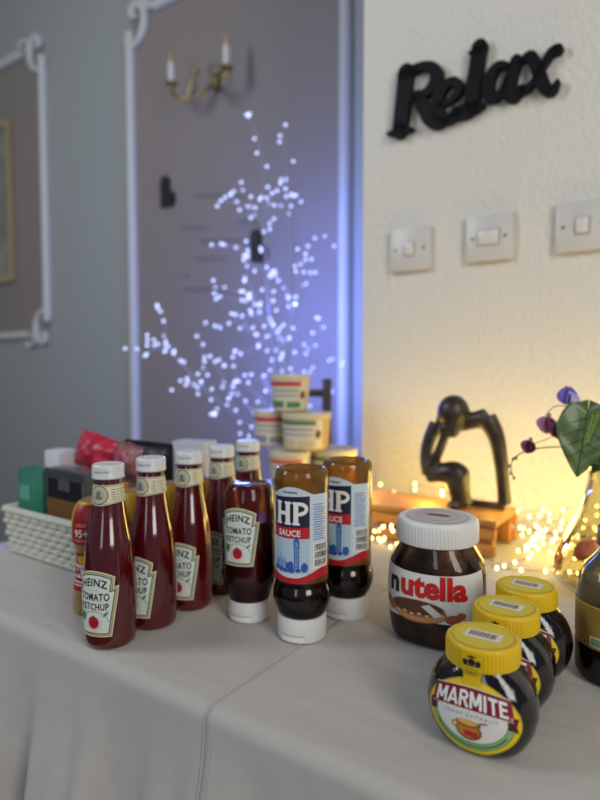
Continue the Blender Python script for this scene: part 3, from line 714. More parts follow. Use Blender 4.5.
# ------------------------------------------------------------------ basket and what lies in it
BW = mat('off white woven plastic', '#c4c4b6', .55)
b0 = UD(T(-4, 549)); bu0, bd0 = b0[0]+.030, b0[1]
BL, BD, BH = .268, .185, .070
t = thing('woven_basket', 'low white woven plastic basket full of packets at the left', 'basket', W(bu0+BL/2, bd0+BD/2, TOP+.0002), RZ)
bm = bmesh.new(); add_box(bm, (0, 0, .003), (BL*.93, BD*.93, .005), bevel=.002); finish('base', bm, BW, t)
bm = bmesh.new(); hx, hy = BL/2, BD/2
loop = [(-hx, -hy), (hx, -hy), (hx, hy), (-hx, hy), (-hx, -hy)]
for z_, rr in ((BH, .0060), (.006, .0045)):
    k = 1.0 if z_ > .03 else .94
    for a, c in zip(loop[:-1], loop[1:]): add_tube(bm, [(a[0]*k, a[1]*k, z_), (c[0]*k, c[1]*k, z_)], rr, 8)
finish('rim', bm, BW, t)
bm = bmesh.new(); ns = 0
for a, c in zip(loop[:-1], loop[1:]):
    L = math.hypot(c[0]-a[0], c[1]-a[1]); n_ = int(L/.012)
    nx, ny = (c[1]-a[1])/L, -(c[0]-a[0])/L
    for i in range(n_+1):
        f = i/n_; x, y = a[0]+(c[0]-a[0])*f, a[1]+(c[1]-a[1])*f
        add_tube(bm, [(x*.945, y*.945, .004), (x, y, BH)], .0024, 6)
finish('stakes', bm, BW, t)
bm = bmesh.new()
for j in range(6):
    z_ = .013+.0098*j; k = .945+.055*z_/BH
    for a, c in zip(loop[:-1], loop[1:]):
        L = math.hypot(c[0]-a[0], c[1]-a[1]); n_ = int(L/.012); nx, ny = (c[1]-a[1])/L, -(c[0]-a[0])/L
        pts = []
        for i in range(n_*2+1):
            f = i/(n_*2); s_ = .0030*math.cos(PI*i+(PI*j)) if i % 2 == 0 else 0
            s_ = .0030*math.cos(PI*(i/2)+PI*j) if i % 2 == 0 else 0.0
            pts.append(((a[0]+(c[0]-a[0])*f)*k+nx*s_, (a[1]+(c[1]-a[1])*f)*k+ny*s_, z_))
        add_tube(bm, pts, .0040, 6)
o = finish('weave', bm, BW, t)

def carton(name, label, cat, u, d, z, s, m, rz=0.0, tilt=0.0, bands=(), group='packets in the basket'):
    """a box-shaped pack with printed bands on the front; bands: (x0,z0,x1,z1,material) in fractions"""
    t = thing(name, label, cat, W(u, d, z), RZ+rz, group)
    b_ = finish('carton_body', box((0, 0, s[2]/2), s, bevel=.0015), m, t, smooth=True)
    fl = [(box((0, 0, s[2]+.0003), (s[0]*.96, s[1]*.48, .0008)), 'flap')]
    for bm_, nm in fl: finish(nm, bm_, m, t, smooth=False)
    if bands:
        decal('front_print', [(polys(rect((a-.5)*s[0], b2*s[2], (c-.5)*s[0], e*s[2])), mm, .0003+.0001*i) for i, (a, b2, c, e, mm) in enumerate(bands)], Flat((0, -s[1]/2, 0)), t, step=.05, base=.0003)
    if tilt: t.rotation_euler.rotate_axis('Y', tilt)
    return t
def pouch(name, label, cat, u, d, z, s, m, rz=0.0, tilt=(0, 0), seed=1, group='packets in the basket', m2=None):
    """a soft crimped bag"""
    t = thing(name, label, cat, W(u, d, z), RZ+rz, group); bm = bmesh.new(); nx, nz = 18, 22; sides = []
    for sd in (-1, 1):
        g = []
        for j in range(nz+1):
            row = []
            for i in range(nx+1):
                a, c = i/nx*2-1, j/nz; e = max(0, 1-a**4)*max(0, math.sin(PI*min(max((c-.06)/.88, 0), 1)))**.6
                q = noise.noise((a*2.3+seed*7, c*3.1, sd*2+seed)); wr = noise.noise((a*6+seed, c*7, sd*5))
                row.append(bm.verts.new((a*s[0]/2*(1-.06*e)+.004*q, sd*(s[1]/2*e*(1+.35*q)+.0006)+.003*wr*e, c*s[2]+.006*q*c)))
            g.append(row)
        sides.append(g)
        for j in range(nz):
            for i in range(nx): bm.faces.new((g[j][i], g[j][i+1], g[j+1][i+1], g[j+1][i]))
    finish('bag', bm, m, t)
    for zc in (s[2]*.985, s[2]*.03):
        bm = bmesh.new(); hh = s[2]*.025; n_ = 40; rows = []
        for z_ in (zc-hh, zc+hh):
            for sd in (-1, 1): rows.append([bm.verts.new(((-.5+i/n_)*s[0]*.97, sd*.0009+.0012*(1 if i % 2 else -1), z_)) for i in range(n_+1)])
        a0, a1, c0, c1 = rows
        for i in range(n_):
            for p_, q_ in ((a0, c0), (c0, c1), (c1, a1), (a1, a0)): bm.faces.new((p_[i], p_[i+1], q_[i+1], q_[i]))
        for i in (0, n_): bm.faces.new((a0[i], c0[i], c1[i], a1[i]))
        finish('crimped_seal', bm, m2 or m, t, smooth=False)
    t.rotation_euler.rotate_axis('X', tilt[0]); t.rotation_euler.rotate_axis('Y', tilt[1])
    return t
zi = TOP+.0065
GREEN = mat('green carton', '#2f7a62', .5, hex2='#256751', nscale=14); BLKP = mat('black foil', '#17171b', .35)
def inb(du, dd, z=0.0): return (bu0+du, bd0+dd, zi+z)
carton('tea_carton', 'small green carton at the left end of the white basket', 'carton', *inb(.046, .030), (.062, .030, .128), GREEN, .03, 0, [(.08, .62, .5, .80, mat('pale green print', '#5da089', .5)), (.55, .2, .9, .5, mat('dark green print', '#1b5443', .5))])
carton('white_carton', 'plain white carton behind the green one in the basket', 'carton', *inb(.036, .080), (.044, .040, .150), mat('white card', '#c9c8cf', .6), -.05, 0, [(.2, .6, .8, .8, mat('pale lilac print', '#a9a5c4', .6))])
carton('coffee_packet', 'black and clear packet with a brown band standing in the basket', 'packet', *inb(.140, .030), (.098, .034, .135), mat('grey clear film', '#505255', .25, coat=.3), -.03, 0,
       [(.06, .10, .94, .90, mat('black foil', '#17171b')), (.06, .40, .94, .68, mat('brown band', '#6d4a1c', .5)), (.30, .10, .62, .34, mat('grey print', '#aeb0a0')), (.35, .78, .65, .90, mat('grey clear film', '#7c7f80')), (.0, .9, 1, 1, mat('dark lid print', '#3b3b42', .5))])
carton('brown_carton', 'brown carton under the crumpled bags in the basket', 'carton', *inb(.136, .092), (.142, .056, .110), mat('brown card', '#6e5a48', .6), 0, 0, [(.1, .3, .9, .7, mat('dim tan print', '#8d7a60', .6))])
pouch('red_bag', 'crumpled crimson bag lying on top of the basket packets', 'bag', *inb(.098, .090, .122), (.082, .036, .056), mat('crimson film', '#a8142f', .35, hex2='#c83450', nscale=18), .15, (-.15, .22), 3)
pouch('pink_bag', 'pink and grey crumpled bag lying beside the crimson one', 'bag', *inb(.182, .092, .119), (.066, .032, .050), mat('pink film', '#a8475a', .4, hex2='#7d6a66', nscale=20), -.1, (-.1, .1), 5)
pouch('yellow_bag', 'yellow and orange snack bag at the right end of the basket', 'bag', *inb(.2185, .038, .0), (.046, .026, .125), mat('yellow film', '#d6a32a', .35, hex2='#d8813a', nscale=16), .05, (.0, .05), 8)
pouch('peach_bag', 'cream and peach bag standing behind the second ketchup cap', 'bag', *inb(.234, .092, .0), (.038, .030, .150), mat('peach film', '#cfae8a', .4, hex2='#c98f5e', nscale=16), .0, (0, 0), 9)
pouch('black_bag', 'black foil bag at the back right of the basket', 'bag', *inb(.165, .148, .0), (.115, .034, .165), BLKP, -.02, (0, 0), 11)
carton('grey_carton', 'pale grey carton standing behind the third ketchup bottle', 'carton', -.735, .735, TOP+.0006, (.065, .040, .166), mat('grey white card', '#b9bcc4', .5), .2, 0, [(.1, .7, .9, .85, mat('slate print', '#7d8696', .5)), (.1, .2, .6, .4, mat('slate print', '#7d8696'))], None)

# ------------------------------------------------------------------ stacked tubs and the chair behind
CR1 = mat('cream tub card', '#cdbb94', .55); CR2 = mat('kraft tub card', '#c2a468', .55)
def tub(label, px, Y, row, big, c1, c2, rz):
    H = .0685; rt, rb = (.0455, .0410) if big else (.0375, .0335)
    p = at(px, 400, Y); t = thing('paper_tub', label, 'tub', (p.x, p.y, TOP+.0004+row*(H+.0012)), rz, 'stacked paper tubs')
    pr = [(rb*.97, 0), (rb, .001), (rt*.985, H-.010)]
    b = Body([(rb, 0), (rt, H)])
    finish('tub_body', lathe(pr, seg=48), CR2 if big else CR1, t)
    finish('lid', lathe([(rt*1.005, H-.011), (rt*1.02, H-.0095), (rt*1.02, H-.0015), (rt*1.0, H), (rt*.93, H), (rt*.92, H-.001)], seg=48), mat('cream lid card', '#c9bc9e', .5), t)
    w_ = rt*1.1
    decal('printed_label', [(polys(rect(-w_, .005, w_, H-.012)), mat('pale tub label', '#d2c8ae', .5), 0), (polys(rect(-w_*.9, H-.021, w_*.72, H-.013)), c1, .0003),
                            (polys(rect(-w_*.8, H-.031, w_*.6, H-.0275)), mat('slate print', '#7d8696'), .0003), (polys(rect(-w_*.7, H-.040, w_*.6, H-.0375)), mat('slate print', '#7d8696'), .0003),
                            (polys(rect(-w_*.85, .007, -w_*.1, .020), rect(w_*.05, .007, w_*.7, .018)), c2, .0003), (polys(ell(w_*.82, H*.45, .006, .008, 16)), mat('brown print', '#6b4631'), .0004)], b, t)
    return t
TR = mat('tub red', '#b8243a', .5); TG = mat('tub green', '#4e7d4a', .5); TO = mat('tub orange', '#c9612c', .5)
tub('topmost cream paper tub with a red band, crowning the stack', 290.5, 1.155, 3, False, TR, TG, -.25)
tub('cream paper tub with a red band, left of the second row of the stack', 273, 1.190, 2, False, TR, mat('slate print', '#7d8696'), -.2)
tub('wide kraft paper tub with a green band, right of the second row', 306.5, 1.125, 2, True, TG, mat('tub label 2', '#cbb98e', .5), -.45)
tub('cream paper tub with an orange band, left of the third row', 290, 1.105, 1, False, TO, TG, -.2)
tub('wide kraft paper tub with a green band, right of the third row', 333.5, 1.145, 1, True, TG, TG, -.35)
tub('kraft paper tub at the bottom left of the stack, behind the sauce bottles', 283, 1.155, 0, True, TR, TG, -.2)
tub('kraft paper tub at the bottom right of the stack, behind the rear brown sauce bottle', 335, 1.120, 0, True, TG, TG, -.3)

DARKW = mat('dark stained wood', '#2b2420', .45, hex2='#382e28', nscale=12, stretch=(8, 8, 1))
cp = at(327, 400, 1.235); ht = CAM_Z - (379-368.6)/600*1.235 - TOP
cu_, cd_ = UD(cp)
t = thing('wooden_rack', 'small dark wooden rack standing behind the stacked tubs, post and crossbar showing', 'rack', W(cu_-.045, cd_, TOP+.0004), RZ)
for s_ in (-.045, .045): finish('post', box((s_, 0, ht/2), (.015, .015, ht), bevel=.002), DARKW, t)
for z_ in (ht-.030, ht-.14): finish('crossbar', box((0, 0, z_), (.080, .010, .016), bevel=.002), DARKW, t)
for s_ in (-.045, .045): finish('foot', box((s_, 0, .006), (.016, .070, .012), bevel=.002), DARKW, t)

# ------------------------------------------------------------------ light-up twig tree
random.seed(21)
TWIG = mat('white twig', '#8f8c92', .6)
Y0 = 1.66
t = thing('twig_tree', 'bare twig tree covered in glowing white blue lights before the panelled wall', 'light tree', (at(287, 400, Y0).x, Y0, .001))
def tp(px, py, dy=0.0): return at(px, py, Y0+dy) - Vector(t.location)
finish('pot', lathe([(.09, 0), (.11, .005), (.14, .22), (.15, .25), (.14, .26), (.13, .25), (.12, .2)], seg=40), mat('grey pot', '#5c5c60', .5), t)
BR = [ # picture positions along each stem, depth offset, thickness
 [[(287, 800), (288, 600), (288, 470), (286, 400), (289, 330), (293, 270), (292, 230), (288, 180), (283, 132)], .00, .0055],
 [[(286, 500), (281, 430), (276, 370), (269, 320), (266, 270), (264, 225), (263, 185), (262, 160), (255, 130), (246, 118)], .06, .005],
 [[(284, 500), (262, 445), (235, 415), (205, 390), (183, 365), (162, 346), (146, 339)], -.10, .005],
 [[(183, 368), (167, 345), (165, 325), (163, 310)], -.10, .003], [[(205, 392), (203, 370), (201, 335)], -.08, .0025], [[(235, 416), (222, 375), (206, 355)], -.06, .0025],
 [[(162, 346), (148, 352), (131, 350)], -.10, .002], [[(200, 388), (185, 385), (172, 392)], -.09, .002], [[(222, 405), (213, 413), (212, 417)], -.09, .002],
 [[(268, 310), (250, 297), (232, 290), (212, 287)], .05, .003], [[(255, 300), (240, 300), (215, 297)], .02, .002], [[(266, 270), (250, 262), (240, 247), (216, 246)], .07, .0025],
 [[(264, 225), (250, 210), (235, 203), (220, 202)], .06, .003], [[(258, 216), (246, 195), (233, 183)], .05, .0025], [[(265, 210), (272, 195), (282, 182)], .04, .0025],
 [[(266, 215), (280, 205), (297, 198)], .02, .0025], [[(270, 225), (284, 212), (290, 203)], 0, .0025], [[(292, 260), (305, 245), (318, 240), (331, 236)], -.04, .003],
 [[(292, 275), (306, 262), (314, 256)], -.06, .0025], [[(290, 300), (303, 285), (314, 272)], -.03, .0025], [[(289, 320), (300, 300), (305, 280)], -.02, .0025],
 [[(286, 345), (270, 325), (250, 315), (230, 322), (212, 325)], .06, .003], [[(284, 360), (262, 340), (248, 330), (244, 322)], .03, .0025], [[(280, 350), (262, 310), (248, 280), (245, 250)], .02, .0025],
 [[(286, 370), (305, 350), (318, 335), (322, 325)], .03, .003], [[(286, 390), (310, 370), (326, 358), (338, 364)], .05, .0025], [[(284, 400), (305, 385), (312, 350)], -.03, .0025],
 [[(282, 430), (262, 400), (245, 385), (234, 372)], -.04, .003], [[(280, 440), (255, 415), (240, 395), (232, 385)], .02, .0025], [[(283, 420), (270, 390), (258, 378), (240, 375)], .05, .0025],
 [[(286, 420), (310, 410), (325, 400), (332, 385)], .04, .0025], [[(284, 380), (272, 355), (266, 342), (262, 330)], -.05, .003], [[(287, 360), (280, 335), (274, 312), (272, 300)], -.05, .003],
 [[(268, 330), (256, 345), (248, 352), (232, 350)], .04, .002], [[(290, 310), (284, 285), (276, 270)], .05, .0025],
]
bulbs = []
for k, (pts, dy, r) in enumerate(BR):
    rn = random.Random(k)
    P3 = [tp(x, y, dy*(0.2+0.8*i/(len(pts)-1)) + rn.uniform(-.015, .015)) for i, (x, y) in enumerate(pts)]
    C3 = [Vector(p) for p in crom(P3, 5)]
    n = len(C3)
    finish('branch', tube(C3, [r*(1-.65*i/(n-1)) for i in range(n)], 6), TWIG, t)
    acc = 0
    for i in range(1, n):
        acc += (C3[i]-C3[i-1]).length
        zw = C3[i].z
        if k == 0 and i < 14: continue
        if k == 2 and i < 5: continue
        step = .010 if k == 2 else .036 if len(pts) > 5 else .026
        if acc > step or i == n-1:
            acc = 0
            for q in range(2 if rn.random() < .38 else 1):
                bulbs.append(C3[i] + Vector((rn.gauss(0, .010), rn.gauss(0, .012), rn.gauss(0, .010))))
random.Random(1).shuffle(bulbs); bulbs = bulbs[:298]
LEDM = emit_mat('cool white led', (0.50, 0.58, 1.0), 2.0)
bm = bmesh.new(); add_ball(bm, (0, 0, 0), .0046, 1); b0_ = finish('led_blossom', bm, LEDM, t, loc=bulbs[0])
for p in bulbs[1:]:
    c = b0_.copy(); COL.objects.link(c); c.parent = t; c.location = p

for px_, py_, dy_, e_ in ((258, 300, .13, 6.5), (278, 380, .08, 7), (235, 400, .16, 6.5), (278, 215, .13, 3.5), (292, 310, .02, 3.5)):
    l = bpy.data.lights.new('led_glow', 'POINT'); l.energy = e_; l.color = (.17, .25, 1.0); l.shadow_soft_size = .03
    o = bpy.data.objects.new('led_glow', l); COL.objects.link(o); o.parent = t; o.location = tp(px_, py_, dy_)

# ------------------------------------------------------------------ wooden slat stand and the thinker figure
OAK = mat('honey wood', '#a36a2c', .5, hex2='#b87f3d', nscale=10, stretch=(1, 12, 12), bump=.1)
c1 = UD(T(503, 562)); cu1, cd0 = c1; cu1 -= .012; CL, CD, CH = .262, .120, .058
t = thing('slat_stand', 'low honey coloured wooden slat stand carrying the dark figure', 'stand', W(cu1-CL/2, cd0+CD/2, TOP+LIFT+.0003), RZ)
for y_ in (-CD/2+.008, CD/2-.008):
    for x_ in (-CL/2+.02, 0, CL/2-.02): finish('corner_block', box((x_, y_+(.008 if y_ < 0 else -.008), CH/2-.006), (.028, .016, CH-.014), bevel=.002), OAK, t)
    for z_ in (.012, .038): finish('side_slat', box((0, y_-(.005 if y_ < 0 else -.005), z_), (CL, .009, .017), bevel=.0015), OAK, t)
for i in range(5): finish('top_slat', box((0, -CD/2+.014+i*(CD-.028)/4, CH-.0055), (CL, .024, .010), bevel=.0015), OAK, t)
su, sd = cu1-.095, cd0+.062
SU0 = wl(465, 505, sd); 
def sp(px, py, dy=0.0):
    u, z = wl(px, py, sd); return Vector((u-SU0[0], dy, z-(TOP+LIFT+CH)))
zs = -sp(0, 0).z
bm = bmesh.new()
base_z = .006
def limb(pts, rad): add_tube(bm, crom([tuple(p) for p in pts], 6), [1.42*crom([(r,) for r in rad], 6)[i][0] for i in range((len(rad)-1)*6+1)], 14)
def zf(v): v = Vector(v); v.z = max(v.z, .007); return v
limb([sp(437, 424), sp(430, 440, -.004), sp(428, 458, -.010), sp(432, 474, -.016)], [.0095, .0080, .0072, .0078])            # upper arm
limb([sp(432, 474, -.016), sp(440, 458, -.020), sp(447, 440, -.018), sp(449, 424, -.012)], [.0078, .0062, .0055, .0058])     # forearm to the chin
limb([sp(438, 420), sp(455, 424, .002), sp(472, 421, .002), sp(486, 418)], [.0105, .0100, .0100, .0115])                    # shoulders
limb([sp(486, 418), sp(495, 436, .004), sp(499, 460, .008), sp(501, 485, .010), zf(sp(503, 506, .010))], [.0120, .0098, .0082, .0072, .0078])  # back arm down to the ground
limb([sp(432, 476, -.016), sp(445, 472, -.018), sp(458, 472, -.016), sp(466, 478, -.012)], [.0080, .0115, .0140, .0120])    # knee
limb([sp(460, 474, -.014), sp(461, 486, -.012), sp(463, 497, -.008), zf(sp(465, 507, -.004))], [.0150, .0135, .0115, .0120])  # shin
limb([zf(sp(465, 507, -.004)), zf(sp(455, 509, -.026))], [.0090, .0070])                                                     # foot
limb([zf(sp(465, 509, .012)), zf(sp(485, 509, .014)), zf(sp(503, 508, .010))], [.0050, .0048, .0052])                          # hip on the stand
limb([sp(455, 424, .002), sp(454, 414, -.004)], [.0080, .0085])                                                             # neck
add_ball(bm, sp(454.5, 412, -.006), .0265, 3, (1.0, 1.0, 1.08))
add_ball(bm, sp(455.5, 425, -.014), .0165, 3, (.9, .9, 1.30))
add_ball(bm, sp(448, 428, -.020), .0085, 2, (1.3, 1, 1))
for v in bm.verts: v.co.z = max(v.co.z, .0015)
fig = finish('thinker_figurine', bm, mat('dark bronze resin', '#241d17', .38, hex2='#3a2f25', nscale=40), None, loc=W(SU0[0], sd, TOP+LIFT+CH+.0005), rz=RZ, recalc=True)
md = fig.modifiers.new('blend', 'REMESH'); md.mode = 'VOXEL'; md.voxel_size = .0022; md.use_smooth_shade = True
md = fig.modifiers.new('soften', 'SMOOTH'); md.iterations = 6; md.factor = .5
tag(fig, 'dark abstract sculpture of a seated thinker resting its head on one hand', 'sculpture')

# ------------------------------------------------------------------ fairy lights on the table
random.seed(5)
WARM = emit_mat('warm fairy led', (1.0, .70, .24), 11.0)
WIRE = mat('copper wire', '#8d6a3a', .35, metal=.9)
def string_lights(label, pts, nb, rb=.0025, glow=()):
    o0 = pts[0].copy(); t = thing('fairy_lights', label, 'string lights', o0)
    C3 = [Vector((p[0], p[1], max(p[2], TOP+.0030)))-o0 for p in crom([tuple(p) for p in pts], 4)]
    finish('wire', tube(C3, .00045, 5), WIRE, t)
    L = [0]
    for a, b_ in zip(C3[:-1], C3[1:]): L.append(L[-1]+(b_-a).length)
    first = None; j = 0
    for k in range(nb):
        s_ = L[-1]*(k+.5)/nb
        while L[j+1] < s_: j += 1
        p = C3[j].lerp(C3[j+1], (s_-L[j])/(L[j+1]-L[j]))
        if first is None:
            bm = bmesh.new(); add_ball(bm, (0, 0, 0), rb, 1, (1, 1, 1.3)); first = finish('bulb', bm, WARM, t, loc=p)
        else:
            c = first.copy(); COL.objects.link(c); c.parent = t; c.location = p
    for p, e in glow:
        l = bpy.data.lights.new('fairy_glow', 'POINT'); l.energy = e; l.color = (1.0, .70, .15); l.shadow_soft_size = .03
        q = bpy.data.objects.new('fairy_glow', l); COL.objects.link(q); q.parent = t; q.location = Vector(p)-o0
    return t
U_A, U_B = U_CORNER+.03, .02
pts = []
for i in range(120):                                   # a loose pile winding along the foot of the wall
    f = i/119; u = U_A+(U_B-U_A)*(f*.94+.03) + random.gauss(0, .045); u = min(max(u, U_A), U_B+.05)
    d = random.uniform(cd0+CD+.012, D_WALL-.012); z = TOP+LIFT+.004+abs(random.gauss(0, .022))*(1 if d > 1.0 else .6)
    pts.append(W(u, d, min(z, TOP+.085)))
string_lights('tangled copper wire of warm fairy lights along the foot of the pale wall', pts, 165, glow=[(W(U_A+(U_B-U_A)*f, D_WALL-.15, TOP+.09), e) for f, e in ((.08, .52), (.3, .60), (.52, .66), (.74, .66), (.95, .60))])
VU, VD = UD(T(623, 592)); pts = []
while len(pts) < 60:                                   # a second length, wound around the foot of the vase
    u = cu1+.015+random.uniform(0, .26); d = cd0-.07+random.uniform(0, .24)
    if math.hypot(u-VU, d-VD) > .135: pts.append((math.atan2(d-VD, -(u-VU)) % (2*PI) + random.uniform(-.25, .25), u, d))
pts.sort(); pts = [W(u, d, TOP+LIFT+.003+abs(random.gauss(0, .006))) for _, u, d in pts]
string_lights('loose warm fairy lights on the cloth beside the wooden stand', pts, 85, glow=[(W(cu1+.10, cd0+.05, TOP+.06), .35)])
pts = [W(cu1-CL+random.uniform(0, CL), cd0-.016-random.uniform(0, .03), TOP+LIFT+.003+random.uniform(0, .05)*(i % 2)) for i in range(26)]
string_lights('warm fairy lights draped along the front of the wooden stand', pts, 44, glow=[(W(cu1-CL+.02, cd0-.04, TOP+.05), .12)])

# ------------------------------------------------------------------ glass vase with flowers
VP = T(623, 592); VP.z = TOP+LIFT+.0003
t = thing('glass_vase', 'clear flared glass vase with fairy lights inside at the right edge', 'vase', VP)
vp = [(.045, 0), (.066, .001)] + crom([(.076, .006), (.086, .018), (.085, .032), (.079, .052), (.068, .076), (.057, .100), (.0500, .124), (.0455, .145), (.0455, .160), (.0480, .170)], 4)
VG = shell_mat('clear vase glass', '#eceade', gloss=.02, ior=1.12)
finish('outer_wall', lathe(vp, seg=64, cap1=False), VG, t)
finish('inner_wall', lathe([(max(r-.003, .002), z+.004 if i < 4 else z) for i, (r, z) in enumerate(vp)], seg=64, cap1=False), VG, t)
finish('rim', lathe([(.0480, .168), (.0488, .170), (.0480, .1715), (.0450, .1715), (.0446, .170)], seg=64, cap0=False, cap1=False), shell_mat('vase rim glass', '#d8e0d0', '#c8c89a', .2, .6, 10), t)
pts = []
for i in range(34):
    z = .010+random.uniform(0, .10); r = (.068 if z < .04 else .052 if z < .08 else .038)*random.uniform(.45, .95); a = random.uniform(0, 2*PI)
    pts.append(VP+Vector((r*math.cos(a), r*math.sin(a), z)))
string_lights('warm fairy lights coiled inside the glass vase', pts, 80, rb=.0019, glow=[(VP+Vector((-.02, 0, .06)), .16)])
bm = bmesh.new(); add_ball(bm, (0, 0, 0), .0145, 3, (1.3, .8, .8))
for v in bm.verts: v.co += v.co.normalized()*.0040*noise.noise(v.co*95)
o = finish('pink_pebble', bm, mat('salmon stone', '#d8705f', .5, hex2='#e59a86', nscale=60, sss=.1), None, loc=VP+Vector((-.054, -.014, .060)), ang=25)
o.rotation_euler = (.3, -.55, .2)
tag(o, 'salmon pink stone inside the glass vase', 'stone')

# flowers: every spray one thing
LEAFM = mat('leaf green', '#41571f', .45, hex2='#53692a', nscale=60, coat=.2); LEAFD = mat('deep leaf green', '#22401a', .45, hex2='#305522', nscale=50)
STEM = mat('stem green', '#5f7340', .6)
VY = VP.y
def leaf(parent, base, tip, side, w, m, fold_=.15, nm='leaf'):
    """heart-shaped leaf blade with raised veins; base, tip world-relative points; side = blade cross direction"""
    base, tip = Vector(base), Vector(tip); ax = tip-base; L = ax.length; ax.normalize(); sd_ = (Vector(side)-ax*Vector(side).dot(ax)).normalized(); nn = ax.cross(sd_)
    bm = bmesh.new(); NU, NV = 18, 8; g = []
    for i in range(NU+1):
        f = i/NU; hw = w*(math.sin(PI*min(f*1.0, 1)**.62))**.85*(1-.18*f) if 0 < f < 1 else .0006
        row = []
        for j in range(-NV, NV+1):
            q = j/NV; back = -.16*L*(abs(q)**1.5)*max(0, 1-f*3.2)
            zz = fold_*hw*abs(q) - .10*L*(f-.45)**2 + .0012*math.cos(PI*5*(f+.25*abs(q)))*abs(q)
            row.append(bm.verts.new(base+ax*(f*L+back)+sd_*(q*hw)+nn*zz))
        g.append(row)
    for a, c in zip(g[:-1], g[1:]):
        for j in range(2*NV): bm.faces.new((a[j], a[j+1], c[j+1], c[j]))
    o = finish(nm, bm, m, parent); md = o.modifiers.new('t', 'SOLIDIFY'); md.thickness = .0006
    vb = bmesh.new(); add_tube(vb, [g[i][NV].co+nn*.0004 if False else base+ax*(i/NU*L)+nn*(-.10*L*(i/NU-.45)**2+.0003) for i in range(NU+1)], .0007, 5)
    for f0 in (.12, .28, .44, .60):
        for s_ in (-1, 1):
            hw = w*(math.sin(PI*(f0+.14)**.62))**.85*.75
            pp_ = []
            for k in range(5):
                e = k/4; ff = f0+.16*e; pp_.append(base+ax*(ff*L)+sd_*(s_*hw*e)+nn*(fold_*hw*e-.10*L*(ff-.45)**2+.0005))
            add_tube(vb, pp_, [.0005, .00045, .0004, .0003, .0002], 4)
    finish('leaf_vein', vb, mat('vein green', '#274a1c', .5), o)
    return o
def petalbm(c, up, side, w, h, cup):
    bm = bmesh.new(); c, up, side = Vector(c), Vector(up).normalized(), Vector(side).normalized(); nn = up.cross(side); g = []
    for i in range(9):
        f = i/8; hw = w*math.sin(PI*(.12+.80*f))**.8; row = []
        for j in range(-4, 5):
            q = j/4; row.append(bm.verts.new(c+up*(f*h-.10*h*q*q*f)+side*(q*hw)+nn*(cup*(q*q)*hw+.25*h*f*f*cup+.0008*math.sin(9*q+5*f))))
        g.append(row)
    for a, b_ in zip(g[:-1], g[1:]):
        for j in range(8): bm.faces.new((a[j], a[j+1], b_[j+1], b_[j]))
    return bm
def pea_flower(parent, c, up, s, mouter, minner):
    c = Vector(c); up = Vector(up).normalized(); side = Vector((1, .25, 0)); side = (side-up*side.dot(up)).normalized()
    for (dw, dh, cu2, m_, off, rot) in ((.55, 1.0, .55, mouter, .0, 0), (.50, .95, -.45, mouter, .002, .5), (.38, .72, .9, minner, -.003, -.4), (.34, .62, -.8, minner, -.004, .35)):
        sd_ = (Matrix.Rotation(rot, 3, up) @ side)
        o = finish('petal', petalbm(c+Vector((0, off, 0)), up, sd_, s*dw, s*dh, cu2), m_, parent)
        md = o.modifiers.new('t', 'SOLIDIFY'); md.thickness = .0005
    bm = bmesh.new(); add_ball(bm, c-up*.002, s*.17, 2, (1, 1, 1.2)); finish('calyx', bm, mat('calyx green', '#8fb08a', .6), parent)
PUR = mat('violet petal', '#5a45b0', .5, hex2='#6f62c4', nscale=60, sss=.1); LIL = mat('pale lilac petal', '#b9aed6', .5); MAG = mat('magenta petal', '#8d2f62', .5, hex2='#a34a78', nscale=70); PNK = mat('pale pink petal', '#c993b8', .5); WIN = mat('wine petal', '#6f1f3c', .5)
SP = [0]
def spray(label, pts, cat='flower'):
    t = thing('flower_spray', label, cat, VP+Vector((0, 0, .006)), 0, 'artificial flowers in the vase')
    SP[0] += 1; a_ = SP[0]*1.05; off = Vector((math.cos(a_), math.sin(a_), 0))
    pts = [VP+off*.030*.8+Vector((0, 0, .010)), VP+off*.020+Vector((0, 0, .07)), VP+off*.018+Vector((0, 0, .125))] + list(pts[1:])
    o0 = Vector(t.location); C3 = [Vector(p)-o0 for p in crom([tuple(p) for p in pts], 5)]
    finish('stem', tube(C3, [.0013-.0007*i/(len(C3)-1) for i in range(len(C3))], 6), STEM, t); return t, o0
def fp(px, py, dy=0.0): return at(px, py, VY+dy)
inn = VP+Vector((.002, 0, .125))
t, o0 = spray('violet sweet pea flower on top of the vase bouquet', [inn, fp(606, 440, -.01), fp(590, 425, -.01), fp(576, 413, -.01), fp(571, 405, -.01)])
pea_flower(t, fp(570, 404, -.01)-o0, (-.12, 0, 1), .023, PUR, LIL)
finish('sepal', tube([fp(572, 408, -.01)-o0, fp(578, 406, -.01)-o0], .0018, 6), mat('calyx green', '#8fb08a'), t)
t, o0 = spray('pink and wine coloured sweet pea spray reaching out to the left', [inn, fp(607, 445, .012), fp(588, 425, .015), fp(570, 408, .015), fp(556, 406, .012), fp(548, 412, .010)])
pea_flower(t, fp(548, 417, .010)-o0, (-.25, 0, -1), .022, PNK, MAG)
pea_flower(t, fp(557, 425, .006)-o0, (-.05, 0, -1), .018, WIN, MAG)
t, o0 = spray('trailing spray with one small magenta blossom and a drooping tip', [inn, fp(607, 452, .02), fp(580, 448, .022), fp(556, 447, .022), fp(535, 449, .020), fp(518, 455, .018), fp(511, 465, .018), fp(513, 477, .018)])
pea_flower(t, fp(530, 441, .020)-o0, (-.4, 0, -1), .017, MAG, WIN)
finish('side_stem', tube([fp(533, 449, .02)-o0, fp(532, 444, .02)-o0, fp(545, 440, .02)-o0, fp(558, 434, .015)-o0], .0006, 5), STEM, t)
bm = bmesh.new()
for q, (x, y) in enumerate(((513, 459), (509, 466), (511, 473), (514, 478), (516, 458))): add_ball(bm, fp(x, y, .018)-o0, .0022, 1, (1, .6, 1.5))
